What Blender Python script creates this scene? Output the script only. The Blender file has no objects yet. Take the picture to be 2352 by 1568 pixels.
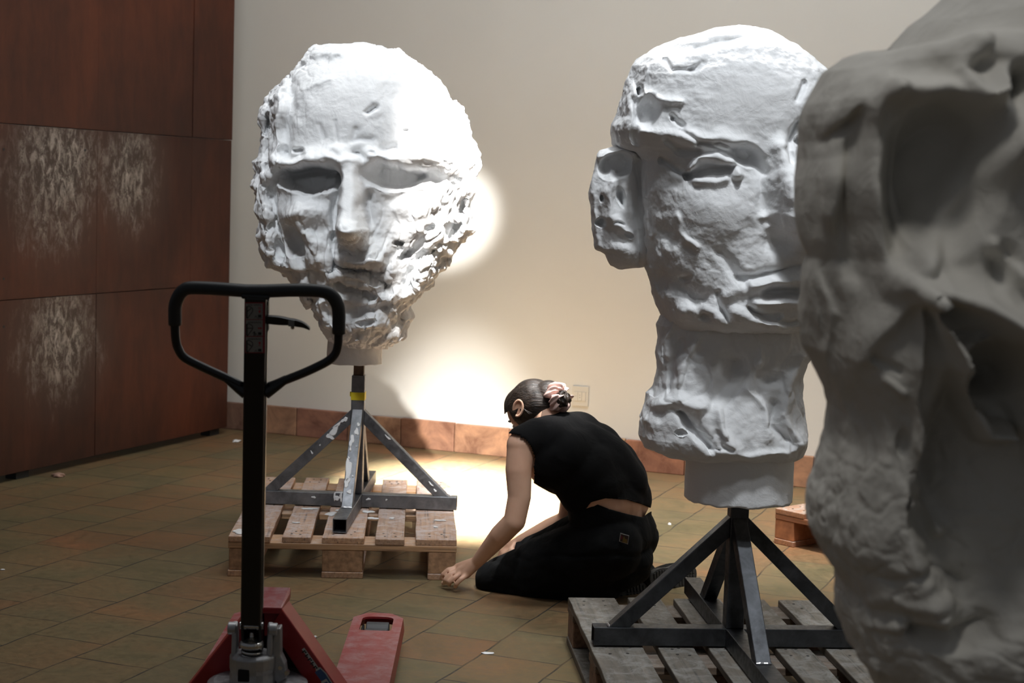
import bpy, bmesh, math, random
import numpy as np
from mathutils import Vector, Matrix
random.seed(7)
scn = bpy.context.scene
col = scn.collection
# ------------------------------------------------------------------ camera model (also used to measure positions)
F = 3800.; H = 1.38
_p = math.atan(348 / F); _r = .033
cf = np.array([0, math.cos(_p), -math.sin(_p)])
_R0 = np.array([1., 0, 0]); _U0 = np.array([0, math.sin(_p), math.cos(_p)])
cR = _R0 * math.cos(_r) + _U0 * math.sin(_r)
cU = _U0 * math.cos(_r) - _R0 * math.sin(_r)
cC = np.array([0, 0, H])
def ray(x, y): return cf + cR * (x - 1176) / F - cU * (y - 784) / F
def at(x, y, Y):
    d = ray(x, y); return Vector(cC + d * (Y / d[1]))
def fl(x, y, z=0.):
    d = ray(x, y); return Vector(cC + d * ((z - H) / d[2]))
def px_of(P):
    Q = P - cC; w = Q @ cf
    return 1176 + F * (Q @ cR) / w, 784 - F * (Q @ cU) / w

# ------------------------------------------------------------------ object helpers
def tag(o, label=None, cat=None, group=None, kind=None):
    if label: o['label'] = label
    if cat: o['category'] = cat
    if group: o['group'] = group
    if kind: o['kind'] = kind
    return o
def empty(name, loc, rz=0.):
    o = bpy.data.objects.new(name, None); col.objects.link(o)
    o.location = loc; o.rotation_euler = (0, 0, rz); o.empty_display_size = .1
    return o
def link(name, me, mats=(), parent=None, smooth=False, auto=None):
    o = bpy.data.objects.new(name, me); col.objects.link(o)
    for m in (mats if isinstance(mats, (list, tuple)) else [mats]): me.materials.append(m)
    if smooth: me.polygons.foreach_set('use_smooth', [True] * len(me.polygons))
    if parent: o.parent = parent
    return o
def from_bm(name, bm, mats=(), parent=None, smooth=False, bevel=0, seg=2):
    me = bpy.data.meshes.new(name)
    bmesh.ops.recalc_face_normals(bm, faces=bm.faces)
    bm.to_mesh(me); bm.free()
    o = link(name, me, mats, parent, smooth)
    if bevel:
        m = o.modifiers.new('bevel', 'BEVEL'); m.width = bevel; m.segments = seg; m.limit_method = 'ANGLE'
    return o
def np_mesh(name, V, Fc, mats=(), parent=None, smooth=True):
    me = bpy.data.meshes.new(name)
    me.from_pydata([tuple(v) for v in V], [], [tuple(f) for f in Fc]); me.update()
    return link(name, me, mats, parent, smooth)
def box(bm, c, s, M=None, mat=0):
    c = Vector(c); hx, hy, hz = [q / 2 for q in s]
    vs = []
    for x, y, z in ((-1,-1,-1),(1,-1,-1),(1,1,-1),(-1,1,-1),(-1,-1,1),(1,-1,1),(1,1,1),(-1,1,1)):
        v = c + Vector((x*hx, y*hy, z*hz))
        vs.append(bm.verts.new(M @ v if M else v))
    for f in ((0,3,2,1),(4,5,6,7),(0,1,5,4),(1,2,6,5),(2,3,7,6),(3,0,4,7)):
        q = bm.faces.new([vs[i] for i in f]); q.material_index = mat
def frame_of(a, b, up=(0, 0, 1)):
    a, b, up = Vector(a), Vector(b), Vector(up)
    d = (b - a).normalized()
    s = d.cross(up)
    if s.length < 1e-4: s = d.cross(Vector((0, 1, 0)))
    s.normalize(); u = s.cross(d).normalized()
    return d, s, u
def bar(bm, a, b, w, h=None, up=(0,0,1), mat=0, cap_a=None, cap_b=None):
    """rectangular bar from a to b; cap_* = plane normal for mitred ends"""
    h = h or w; a, b = Vector(a), Vector(b); d, s, u = frame_of(a, b, up)
    ends = []
    for P, cap in ((a, cap_a), (b, cap_b)):
        ring = []
        for i, j in ((-1,-1),(1,-1),(1,1),(-1,1)):
            q = P + s * i * w / 2 + u * j * h / 2
            if cap is not None:
                n = Vector(cap); q = q - d * ((q - P).dot(n) / d.dot(n))
            ring.append(bm.verts.new(q))
        ends.append(ring)
    A, B = ends
    fs = [A[::-1], B] + [[A[i], A[(i+1) % 4], B[(i+1) % 4], B[i]] for i in range(4)]
    for f in fs: bm.faces.new(f).material_index = mat
def tube_open(bm, a, b, w, h, t=.003, up=(0,0,1)):
    """hollow square tube, open ends"""
    a, b = Vector(a), Vector(b); d, s, u = frame_of(a, b, up)
    rings = []
    for P in (a, b):
        for k in (0, t):
            rings.append([bm.verts.new(P + s*i*(w/2-k) + u*j*(h/2-k)) for i, j in ((-1,-1),(1,-1),(1,1),(-1,1))])
    ao, ai, bo, bi = rings
    for i in range(4):
        j = (i+1) % 4
        bm.faces.new([ao[i], ao[j], bo[j], bo[i]]); bm.faces.new([ai[j], ai[i], bi[i], bi[j]])
        bm.faces.new([ao[j], ao[i], ai[i], ai[j]]); bm.faces.new([bo[i], bo[j], bi[j], bi[i]])
def cyl(bm, a, b, r1, r2=None, n=24, caps=True, mat=0):
    r2 = r1 if r2 is None else r2
    a, b = Vector(a), Vector(b); d, s, u = frame_of(a, b)
    R = []
    for P, r in ((a, r1), (b, r2)):
        R.append([bm.verts.new(P + s*math.cos(t)*r + u*math.sin(t)*r) for t in [2*math.pi*i/n for i in range(n)]])
    for i in range(n): bm.faces.new([R[0][i], R[0][(i+1)%n], R[1][(i+1)%n], R[1][i]]).material_index = mat
    if caps:
        bm.faces.new(R[0][::-1]).material_index = mat; bm.faces.new(R[1]).material_index = mat
def sweep(bm, pts, rad, n=14, closed=False, mat=0, flat=1.):
    """tube along a polyline, parallel transport frame"""
    pts = [Vector(p) for p in pts]; m = len(pts)
    rad = rad if isinstance(rad, (list, tuple)) else [rad] * m
    rings = []; u = None
    for i, p in enumerate(pts):
        if closed: t = pts[(i+1) % m] - pts[i-1]
        else: t = pts[min(i+1, m-1)] - pts[max(i-1, 0)]
        t.normalize()
        if u is None:
            u = t.orthogonal().normalized()
        u = (u - t * u.dot(t)).normalized(); v = t.cross(u)
        rings.append([bm.verts.new(p + (u*math.cos(a) + v*math.sin(a)*flat) * rad[i]) for a in [2*math.pi*k/n for k in range(n)]])
    for i in range(m if closed else m-1):
        A, B = rings[i], rings[(i+1) % m]
        for k in range(n): bm.faces.new([A[k], A[(k+1)%n], B[(k+1)%n], B[k]]).material_index = mat
    if not closed:
        bm.faces.new(rings[0][::-1]).material_index = mat; bm.faces.new(rings[-1]).material_index = mat
def catmull(pts, k=6, closed=False):
    P = [Vector(p) for p in pts]; out = []; n = len(P)
    rng = range(n) if closed else range(n-1)
    for i in rng:
        p0 = P[i-1] if (closed or i > 0) else P[0]*2 - P[1]
        p1, p2 = P[i], P[(i+1) % n]
        p3 = P[(i+2) % n] if (closed or i+2 < n) else P[-1]*2 - P[-2]
        for j in range(k):
            t = j/k
            out.append(.5*((2*p1) + (p2-p0)*t + (2*p0-5*p1+4*p2-p3)*t*t + (3*p1-p0-3*p2+p3)*t**3))
    if not closed: out.append(P[-1])
    return out
def lathe(bm, prof, c=(0,0,0), n=28, mat=0, M=None):
    c = Vector(c); rings = []
    for r, z in prof:
        ring = []
        for k in range(n):
            a = 2*math.pi*k/n; v = c + Vector((r*math.cos(a), r*math.sin(a), z))
            ring.append(bm.verts.new(M @ v if M else v))
        rings.append(ring)
    for A, B in zip(rings, rings[1:]):
        for k in range(n): bm.faces.new([A[k], A[(k+1)%n], B[(k+1)%n], B[k]]).material_index = mat
    bm.faces.new(rings[0][::-1]).material_index = mat; bm.faces.new(rings[-1]).material_index = mat

# ------------------------------------------------------------------ numpy noise
_rs = np.random.RandomState(11)
_perm = _rs.permutation(256); _perm = np.concatenate([_perm, _perm, _perm])
_g = _rs.normal(size=(256, 3)); _g /= np.linalg.norm(_g, axis=1)[:, None]
def perlin(P):
    I = np.floor(P).astype(int); f = P - I; I &= 255
    w = f*f*f*(f*(f*6-15)+10); out = 0
    for dx in (0,1):
        for dy in (0,1):
            for dz in (0,1):
                h = _perm[_perm[_perm[(I[:,0]+dx) & 255] + ((I[:,1]+dy) & 255)] + ((I[:,2]+dz) & 255)]
                g = _g[h]; d = f - np.array([dx,dy,dz])
                k = (w[:,0] if dx else 1-w[:,0])*(w[:,1] if dy else 1-w[:,1])*(w[:,2] if dz else 1-w[:,2])
                out = out + k*(g*d).sum(1)
    return out
def fbm(P, o=4, gain=.5):
    s = 0; a = 1
    for i in range(o): s = s + a*perlin(P*2**i + 17.3*i); a *= gain
    return s
_jit = _rs.rand(256, 3)
def worley(P):
    I = np.floor(P).astype(int); best = np.full(len(P), 9.)
    for dx in (-1,0,1):
        for dy in (-1,0,1):
            for dz in (-1,0,1):
                C = I + np.array([dx,dy,dz]); h = _perm[_perm[_perm[C[:,0] & 255] + (C[:,1] & 255)] + (C[:,2] & 255)]
                d = C + _jit[h] - P; best = np.minimum(best, (d*d).sum(1))
    return np.sqrt(best)
def sstep(a, b, x):
    t = np.clip((x-a)/(b-a), 0, 1); return t*t*(3-2*t)

# ------------------------------------------------------------------ materials
def new_mat(name):
    m = bpy.data.materials.new(name); m.use_nodes = True
    nt = m.node_tree; b = nt.nodes['Principled BSDF']
    return m, nt, b
def N(nt, t, **kw):
    n = nt.nodes.new(t)
    for k, v in kw.items():
        if k.startswith('_'): setattr(n, k[1:], v)
        else:
            try: n.inputs[k].default_value = v
            except Exception: n.inputs[int(k[1:])].default_value = v
    return n
def L(nt, a, b): nt.links.new(a, b)
def ramp(nt, src, stops, interp='LINEAR'):
    r = nt.nodes.new('ShaderNodeValToRGB'); r.color_ramp.interpolation = interp
    el = r.color_ramp.elements
    while len(el) < len(stops): el.new(.5)
    for e, (p, c) in zip(el, stops):
        e.position = p; e.color = (*c, 1) if len(c) == 3 else c
    L(nt, src, r.inputs[0]); return r.outputs[0]
def mixc(nt, fac, a, b, mode='MIX'):
    n = nt.nodes.new('ShaderNodeMix'); n.data_type = 'RGBA'; n.blend_type = mode
    for s, v in ((0, fac), (6, a), (7, b)):
        if hasattr(v, 'is_linked') or isinstance(v, bpy.types.NodeSocket): L(nt, v, n.inputs[s])
        elif s == 0: n.inputs[0].default_value = v
        else: n.inputs[s].default_value = (*v, 1)
    return n.outputs[2]
def coords(nt, scale=(1,1,1), rot=(0,0,0), kind='Object'):
    tc = nt.nodes.new('ShaderNodeTexCoord'); mp = nt.nodes.new('ShaderNodeMapping')
    mp.inputs['Scale'].default_value = scale; mp.inputs['Rotation'].default_value = rot
    L(nt, tc.outputs[kind], mp.inputs[0]); return mp.outputs[0]
def noise(nt, vec, scale, detail=4, rough=.55, dist=0.):
    n = N(nt, 'ShaderNodeTexNoise', Scale=scale, Detail=detail, Roughness=rough, Distortion=dist)
    L(nt, vec, n.inputs['Vector']); return n.outputs['Fac']
def bump(nt, b, h, strength=.3, dist=.01, chain=None):
    n = N(nt, 'ShaderNodeBump', Strength=strength, Distance=dist); L(nt, h, n.inputs['Height'])
    if chain: L(nt, chain, n.inputs['Normal'])
    L(nt, n.outputs[0], b.inputs['Normal']); return n.outputs[0]
def simple(name, c, rough=.6, metal=0., var=.15, nscale=20, bstr=.1, bdist=.003, spec=.5):
    m, nt, b = new_mat(name)
    v = coords(nt); n = noise(nt, v, nscale)
    L(nt, ramp(nt, n, [(.3, [q*(1-var) for q in c]), (.7, [min(1, q*(1+var)) for q in c])]), b.inputs['Base Color'])
    b.inputs['Roughness'].default_value = rough; b.inputs['Metallic'].default_value = metal
    b.inputs['Specular IOR Level'].default_value = spec
    if bstr: bump(nt, b, n, bstr, bdist)
    return m

def m_plaster(name, c, dark=(.5,.46,.40)):
    m, nt, b = new_mat(name); v = coords(nt)
    n1 = noise(nt, v, 5, 6, .6); n2 = noise(nt, v, 60, 6, .65); n3 = noise(nt, v, 18, 5, .6, .6)
    base = mixc(nt, n1, [q*.97 for q in c], c)
    L(nt, base, b.inputs['Base Color']); b.inputs['Roughness'].default_value = .85
    b.inputs['Specular IOR Level'].default_value = .2
    ch = bump(nt, b, n3, .35, .012); bump(nt, b, n2, .35, .003, ch)
    return m
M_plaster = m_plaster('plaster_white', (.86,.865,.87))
M_plaster_dim = m_plaster('plaster_dimmed', (.66,.64,.59))  # white plaster with low light and warm bounce put into its colour

# wall: slightly mottled cream plaster
m, nt, b = new_mat('wall_cream'); v = coords(nt)
L(nt, ramp(nt, noise(nt, v, 1.3, 5), [(.3, (.74,.725,.68)), (.7, (.78,.765,.72))]), b.inputs['Base Color'])
b.inputs['Roughness'].default_value = .9; bump(nt, b, noise(nt, v, 40, 5), .06, .004); M_wall = m
# floor: old cotto tiles
TILE_ANG = math.radians(69)
m, nt, b = new_mat('cotto_floor')
v = coords(nt, rot=(0, 0, 0))
wn = N(nt, 'ShaderNodeTexNoise', Scale=3.0, Detail=3.0); L(nt, v, wn.inputs['Vector'])
vm = N(nt, 'ShaderNodeVectorMath', _operation='SCALE'); 
sb = N(nt, 'ShaderNodeVectorMath', _operation='SUBTRACT'); L(nt, wn.outputs['Color'], sb.inputs[0]); sb.inputs[1].default_value = (.5,.5,.5)
L(nt, sb.outputs[0], vm.inputs[0]); vm.inputs['Scale'].default_value = .03
ad = N(nt, 'ShaderNodeVectorMath', _operation='ADD'); L(nt, v, ad.inputs[0]); L(nt, vm.outputs[0], ad.inputs[1])
mp = nt.nodes.new('ShaderNodeMapping'); mp.vector_type = 'TEXTURE'
mp.inputs['Location'].default_value = (-.437, 5.285, 0); mp.inputs['Rotation'].default_value = (0, 0, TILE_ANG)
L(nt, ad.outputs[0], mp.inputs[0])
br = N(nt, 'ShaderNodeTexBrick', _offset=.5, Scale=1.0, **{'Brick Width': .29, 'Row Height': .257, 'Mortar Size': .0035, 'Mortar Smooth': .6, 'Bias': 0.})
br.inputs['Color1'].default_value = (0,0,0,1); br.inputs['Color2'].default_value = (1,1,1,1); br.inputs['Mortar'].default_value = (.5,.5,.5,1)
L(nt, mp.outputs[0], br.inputs['Vector'])
tilec = ramp(nt, br.outputs['Color'], [(0, (.178,.134,.074)), (.25, (.188,.142,.076)), (.5, (.202,.138,.072)), (.72, (.212,.126,.066)), (.86, (.176,.136,.076)), (1, (.202,.146,.074))])
st = noise(nt, coords(nt, (1,1,1)), 2.2, 7, .65, .5)
stc = ramp(nt, st, [(.3, (.66,.74,.68)), (.45, (.95,.97,.92)), (.58, (1.12,.98,.90)), (.7, (1.40,1.04,.90))])
c1 = mixc(nt, .9, tilec, stc, 'MULTIPLY')
n4 = noise(nt, v, 34, 6, .7)
c1 = mixc(nt, .7, c1, ramp(nt, n4, [(.3, (.62,.62,.60)), (.7, (1.25,1.25,1.22))]), 'MULTIPLY')
mk = noise(nt, mp.outputs[0], 5, 3)
mfac = N(nt, 'ShaderNodeMath', _operation='MULTIPLY'); L(nt, br.outputs['Fac'], mfac.inputs[0]); L(nt, ramp(nt, mk, [(.38, (.35,.35,.35)), (.55, (1,1,1))]), mfac.inputs[1])
c2 = mixc(nt, mfac.outputs[0], c1, (.045,.042,.036))
L(nt, c2, b.inputs['Base Color'])
b.inputs['Roughness'].default_value = .62; b.inputs['Specular IOR Level'].default_value = .35
L(nt, ramp(nt, n4, [(.3, (.5,.5,.5)), (.7, (.72,.72,.72))]), b.inputs['Roughness'])
inv = N(nt, 'ShaderNodeMath', _operation='SUBTRACT'); inv.inputs[0].default_value = 1; L(nt, br.outputs['Fac'], inv.inputs[1])
ch = bump(nt, b, inv.outputs[0], .6, .006); ch = bump(nt, b, st, .25, .02, ch); bump(nt, b, n4, .2, .004, ch)
M_floor = m
# skirting tiles
m, nt, b = new_mat('cotto_skirting'); v = coords(nt)
oi = nt.nodes.new('ShaderNodeObjectInfo')
c = ramp(nt, oi.outputs['Random'], [(0, (.40,.27,.17)), (.25, (.33,.145,.085)), (.45, (.25,.11,.08)), (.65, (.38,.20,.115)), (.85, (.24,.14,.10)), (1, (.36,.17,.10))])
c = mixc(nt, .8, c, ramp(nt, noise(nt, v, 7, 6, .65, .6), [(.35, (.5,.42,.40)), (.5, (1,1,1)), (.68, (1.6,1.6,1.5))]), 'MULTIPLY')
L(nt, c, b.inputs['Base Color']); b.inputs['Roughness'].default_value = .7
bump(nt, b, noise(nt, v, 30, 5), .3, .004); M_skirt = m
# corten steel
m, nt, b = new_mat('corten_steel'); v = coords(nt); vs = coords(nt, (1,1,.28))
big = noise(nt, v, 1.1, 4, .5, .3); streak = noise(nt, vs, 9, 7, .68, .3); fine = noise(nt, coords(nt, (1,1,.5)), 45, 5, .7)
c = ramp(nt, big, [(.28, (.034,.012,.008)), (.5, (.068,.021,.011)), (.72, (.11,.030,.013))])
c = mixc(nt, .6, c, ramp(nt, streak, [(.3, (.5,.45,.42)), (.7, (1.5,1.35,1.2))]), 'MULTIPLY')
sstreak = ramp(nt, noise(nt, coords(nt, (1,1,.5)), 24, 9, .8, .5), [(.46, (0,0,0)), (.60, (1,1,1))])
# patches where the rust film is thin: smoother, greyer, with a broad sheen painted in
def blob(cx, cy, cz, rx, ry, rz):
    s = N(nt, 'ShaderNodeVectorMath', _operation='SUBTRACT'); L(nt, nt.nodes['Texture Coordinate'].outputs['Object'], s.inputs[0]); s.inputs[1].default_value = (cx, cy, cz)
    d = N(nt, 'ShaderNodeVectorMath', _operation='DIVIDE'); L(nt, s.outputs[0], d.inputs[0]); d.inputs[1].default_value = (rx, ry, rz)
    l = N(nt, 'ShaderNodeVectorMath', _operation='LENGTH'); L(nt, d.outputs[0], l.inputs[0])
    r = N(nt, 'ShaderNodeMapRange'); L(nt, l.outputs['Value'], r.inputs[0]); r.inputs[1].default_value = 1.; r.inputs[2].default_value = .2
    return r.outputs[0]
CORTEN_BLOBS = [(.38, 0, 1.42, .55, 1, .60), (.40, 0, .62, .50, 1, .45), (.95, 0, 1.40, .40, 1, .45)]
acc = None; CLIPS = []
sxz = nt.nodes.new('ShaderNodeSeparateXYZ'); L(nt, nt.nodes['Texture Coordinate'].outputs['Object'], sxz.inputs[0])
for q in CORTEN_BLOBS:
    o_ = blob(*q)
    cl = N(nt, 'ShaderNodeMath', _operation='LESS_THAN'); L(nt, sxz.outputs[2], cl.inputs[0]); CLIPS.append(cl)
    ml = N(nt, 'ShaderNodeMath', _operation='MULTIPLY'); L(nt, o_, ml.inputs[0]); L(nt, cl.outputs[0], ml.inputs[1]); o_ = ml.outputs[0]
    if acc is None: acc = o_
    else:
        a_ = N(nt, 'ShaderNodeMath', _operation='MAXIMUM'); L(nt, acc, a_.inputs[0]); L(nt, o_, a_.inputs[1]); acc = a_.outputs[0]
gm = N(nt, 'ShaderNodeMath', _operation='MULTIPLY'); L(nt, acc, gm.inputs[0]); gm.inputs[1].default_value = .75
sm = N(nt, 'ShaderNodeMath', _operation='MULTIPLY_ADD'); L(nt, streak, sm.inputs[0]); sm.inputs[1].default_value = 1.6; L(nt, acc, sm.inputs[2])
pm = ramp(nt, sm.outputs[0], [(1.05/2.6, (0,0,0)), (1.0, (1,1,1))])
pr = N(nt, 'ShaderNodeMapRange'); L(nt, sm.outputs[0], pr.inputs[0]); pr.inputs[1].default_value = 1.18; pr.inputs[2].default_value = 2.0
thin = pr.outputs[0]
c = mixc(nt, gm.outputs[0], c, (.085,.062,.054))  # grey veil over the patches, the broad sheen put into the colour
c = mixc(nt, thin, c, mixc(nt, sstreak, (.040,.026,.020), (.42,.38,.35)))
L(nt, c, b.inputs['Base Color'])
rg = N(nt, 'ShaderNodeMapRange'); L(nt, thin, rg.inputs[0]); rg.inputs[3].default_value = .62; rg.inputs[4].default_value = .38
L(nt, rg.outputs[0], b.inputs['Roughness']); b.inputs['Metallic'].default_value = .25
bump(nt, b, streak, .15, .004); M_corten = m

def m_wood(name, c1, c2, dust=(.62,.6,.6), damt=.5, axis=1, gscale=60):
    m, nt, b = new_mat(name)
    sc = [1,1,1]; sc[axis] = .06
    v = coords(nt, sc); g = noise(nt, v, gscale, 6, .6, .4); v2 = coords(nt)
    oi = nt.nodes.new('ShaderNodeObjectInfo')
    c = ramp(nt, g, [(.3, c1), (.7, c2)])
    rr = ramp(nt, oi.outputs['Random'], [(0, (.8,.78,.76)), (1, (1.15,1.1,1.05))])
    c = mixc(nt, 1., c, rr, 'MULTIPLY')
    ck = noise(nt, coords(nt, [q*.5 if q < 1 else q for q in sc]), 130, 3, .5, .2)
    c = mixc(nt, 1., c, ramp(nt, ck, [(.30, (.30,.28,.26)), (.40, (1,1,1)), (.75, (1.25,1.22,1.2))]), 'MULTIPLY')
    d = noise(nt, v2, 16, 9, .78, .8)
    geo = nt.nodes.new('ShaderNodeNewGeometry'); sx = nt.nodes.new('ShaderNodeSeparateXYZ'); L(nt, geo.outputs['Normal'], sx.inputs[0])
    up = N(nt, 'ShaderNodeMapRange'); L(nt, sx.outputs[2], up.inputs[0]); up.inputs[1].default_value = .5; up.inputs[2].default_value = .9; up.inputs[3].default_value = .15; up.inputs[4].default_value = 1
    dm = ramp(nt, d, [(.45, (0,0,0)), (.62, (damt,damt,damt))])
    mu = N(nt, 'ShaderNodeMath', _operation='MULTIPLY'); L(nt, dm, mu.inputs[0]); L(nt, up.outputs[0], mu.inputs[1])
    base_d = N(nt, 'ShaderNodeMath', _operation='MULTIPLY_ADD'); L(nt, up.outputs[0], base_d.inputs[0]); base_d.inputs[1].default_value = damt*.28; L(nt, mu.outputs[0], base_d.inputs[2])
    c = mixc(nt, base_d.outputs[0], c, dust)
    L(nt, c, b.inputs['Base Color']); b.inputs['Roughness'].default_value = .8
    ch = bump(nt, b, g, .35, .003); bump(nt, b, d, .2, .003, ch)
    return m
M_wood_a = m_wood('pallet_wood_fresh', (.36,.20,.11), (.56,.36,.22), (.60,.52,.50), .8)
M_wood_a_x = m_wood('pallet_wood_fresh_cross', (.36,.20,.10), (.58,.37,.20), (.60,.52,.48), .5, 0)
M_wood_b = m_wood('pallet_wood_grey', (.07,.058,.042), (.17,.145,.115), (.30,.295,.275), .62)
M_wood_b_x = m_wood('pallet_wood_grey_cross', (.10,.07,.05), (.19,.14,.10), (.36,.35,.33), .4, 0)
M_wood_c = m_wood('pallet_wood_orange', (.26,.11,.05), (.40,.19,.09), (.5,.47,.44), .8)
M_wood_c_x = m_wood('pallet_wood_orange_cross', (.24,.09,.04), (.40,.17,.075), (.5,.47,.44), .2, 0)
M_block = simple('pallet_block', (.38,.22,.12), .85, var=.35, nscale=45, bstr=.5)
M_block_b = simple('pallet_block_grey', (.20,.12,.08), .85, var=.4, nscale=45, bstr=.5)
# raw steel tube
def m_steel(name, lo, hi, rough=.42, metal=.85):
    m, nt, b = new_mat(name); v = coords(nt)
    n = noise(nt, v, 14, 6, .65, .5); n2 = noise(nt, v, 70, 4)
    L(nt, ramp(nt, n, [(.3, lo), (.7, hi)]), b.inputs['Base Color'])
    b.inputs['Metallic'].default_value = metal
    L(nt, ramp(nt, n2, [(.3, (rough-.08,)*3), (.7, (rough+.12,)*3)]), b.inputs['Roughness'])
    bump(nt, b, n2, .08, .001); return m
M_steel = m_steel('mill_steel', (.13,.135,.145), (.30,.31,.33))
M_steel_d = m_steel('mill_steel_dark', (.045,.047,.05), (.11,.115,.125), .4)
M_rusty = m_steel('rusty_steel', (.05,.035,.025), (.14,.09,.06), .6, .5)
M_weld = simple('weld', (.45,.45,.46), .35, .9)
M_yellow = simple('yellow_tape', (.75,.60,.02), .5, var=.08)
M_white_paint = simple('white_paint', (.85,.85,.85), .6, var=.05)
M_black_paint = simple('black_enamel', (.006,.006,.007), .32, var=.2, bstr=.05)
M_grip = simple('black_grip', (.012,.013,.015), .5, var=.2, bstr=.1)
M_alu = m_steel('cast_alloy', (.30,.30,.31), (.48,.48,.49), .42, .8)
M_chrome = m_steel('bright_steel', (.5,.5,.5), (.7,.7,.7), .22, .95)
M_dark = simple('dark_rubber', (.02,.02,.021), .7, var=.2)
M_void = simple('dark_hollow', (.006,.004,.004), .9)
m, nt, b = new_mat('red_enamel'); v = coords(nt)
n = noise(nt, v, 22, 7, .7, .6); n2 = noise(nt, coords(nt, (1, .3, 1)), 6, 6, .65)
c = ramp(nt, n2, [(.3, (.24,.010,.012)), (.7, (.36,.022,.024))])
geo = nt.nodes.new('ShaderNodeNewGeometry'); sx = nt.nodes.new('ShaderNodeSeparateXYZ'); L(nt, geo.outputs['Normal'], sx.inputs[0])
up = N(nt, 'ShaderNodeMapRange'); L(nt, sx.outputs[2], up.inputs[0]); up.inputs[1].default_value = .6; up.inputs[2].default_value = .95; up.inputs[3].default_value = .05; up.inputs[4].default_value = 1
du = N(nt, 'ShaderNodeMath', _operation='MULTIPLY'); L(nt, ramp(nt, n, [(.42, (.08,.08,.08)), (.70, (.55,.55,.55))]), du.inputs[0]); L(nt, up.outputs[0], du.inputs[1])
L(nt, mixc(nt, du.outputs[0], c, (.42,.33,.34)), b.inputs['Base Color'])
b.inputs['Roughness'].default_value = .4; bump(nt, b, n, .12, .002); M_red = m
M_skin = None
m, nt, b = new_mat('skin'); v = coords(nt)
L(nt, ramp(nt, noise(nt, v, 12, 5), [(.3, (.66,.38,.26)), (.7, (.76,.48,.34))]), b.inputs['Base Color'])
b.inputs['Roughness'].default_value = .5; b.inputs['Subsurface Weight'].default_value = .08
b.inputs['Subsurface Radius'].default_value = (.02,.008,.004); bump(nt, b, noise(nt, v, 160, 3), .08, .001); M_skin = m
def m_cloth(name, lo, hi, sc=900):
    m, nt, b = new_mat(name); v = coords(nt)
    w1 = noise(nt, v, 14, 6, .6, .5)
    L(nt, ramp(nt, w1, [(.3, lo), (.75, hi)]), b.inputs['Base Color'])
    b.inputs['Roughness'].default_value = .92; b.inputs['Specular IOR Level'].default_value = .15
    b.inputs['Sheen Weight'].default_value = .015
    ch = bump(nt, b, noise(nt, v, 8, 3, .5, 1.2), .5, .02); bump(nt, b, noise(nt, v, sc*.4, 2), .1, .001, ch); return m
M_top = m_cloth('black_jersey', (.0035,.0035,.004), (.006,.006,.0065))
M_trouser = m_cloth('black_denim', (.003,.0035,.004), (.009,.010,.011))
m, nt, b = new_mat('brown_hair'); v = coords(nt, (9,2,2), (0,0,0))
g = noise(nt, coords(nt, (.12,1,1), (0,.35,.3)), 190, 4, .6, .2)
L(nt, ramp(nt, g, [(.35, (.008,.006,.005)), (.7, (.05,.032,.022))]), b.inputs['Base Color'])
b.inputs['Roughness'].default_value = .38; bump(nt, b, g, .8, .004); M_hair = m
M_scr = simple('pink_satin', (.78,.54,.48), .5, var=.1, bstr=.05)
M_sole = simple('black_rubber_sole', (.03,.03,.03), .7, var=.3, nscale=80)
M_plastic = simple('cream_plastic', (.70,.67,.60), .4, var=.03)
M_steelplate = simple('nail_head', (.05,.045,.04), .6)
def flat(name, c, rough=.6): return simple(name, c, rough, var=.04, bstr=0)

# ------------------------------------------------------------------ setting
wa = Vector((fl(526, 985).x, fl(526, 985).y, 0)); wb = Vector((fl(1867, 1122).x, fl(1867, 1122).y, 0))
wd = (wb - wa).normalized(); wn_ = Vector((wd.y, -wd.x, 0))     # pointing to camera
W_ANG = math.atan2(wd.y, wd.x)
# floor
bm = bmesh.new(); bmesh.ops.create_grid(bm, x_segments=1, y_segments=1, size=1)
for v_ in bm.verts: v_.co = Vector((v_.co.x*7, v_.co.y*7.5 + 5.5, 0))
fo = from_bm('floor', bm, M_floor); tag(fo, 'worn terracotta tile floor laid diagonally', 'floor', kind='structure')
# back wall (tile skirting is 1.5cm proud)
wo = empty('wall_back', wa, W_ANG)
tag(wo, 'smooth cream plaster wall behind the sculptures', 'wall', kind='structure')
bm = bmesh.new(); box(bm, (1.5, .13, 2.3), (11, .20, 4.6)); o = from_bm('wall_surface', bm, M_wall, wo); o['kind'] = 'structure'
sk = empty('baseboard_back', wa, W_ANG); tag(sk, 'terracotta tile skirting along the cream wall', 'baseboard', kind='structure')
x = -3.0; k = 0
rnd = random.Random(4)
while x < 6.5:
    w = .31 + rnd.uniform(-.01, .015); h = .152 + rnd.uniform(-.003, .003)
    bm = bmesh.new(); box(bm, (x + w/2 - .0, .014, h/2), (w - .005, .03, h))
    o = from_bm('trim_%d' % (k+1), bm, M_skirt, sk, bevel=.004); o['kind'] = 'structure'; x += w; k += 1
# right side wall, out of frame
bm = bmesh.new(); box(bm, (0, 0, 2.3), (.2, 11, 4.6))
o = from_bm('wall_right', bm, M_wall); o.location = (4.6, 2.0, 0); tag(o, 'plain cream plaster wall to the right of the room', 'wall', kind='structure')
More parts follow.
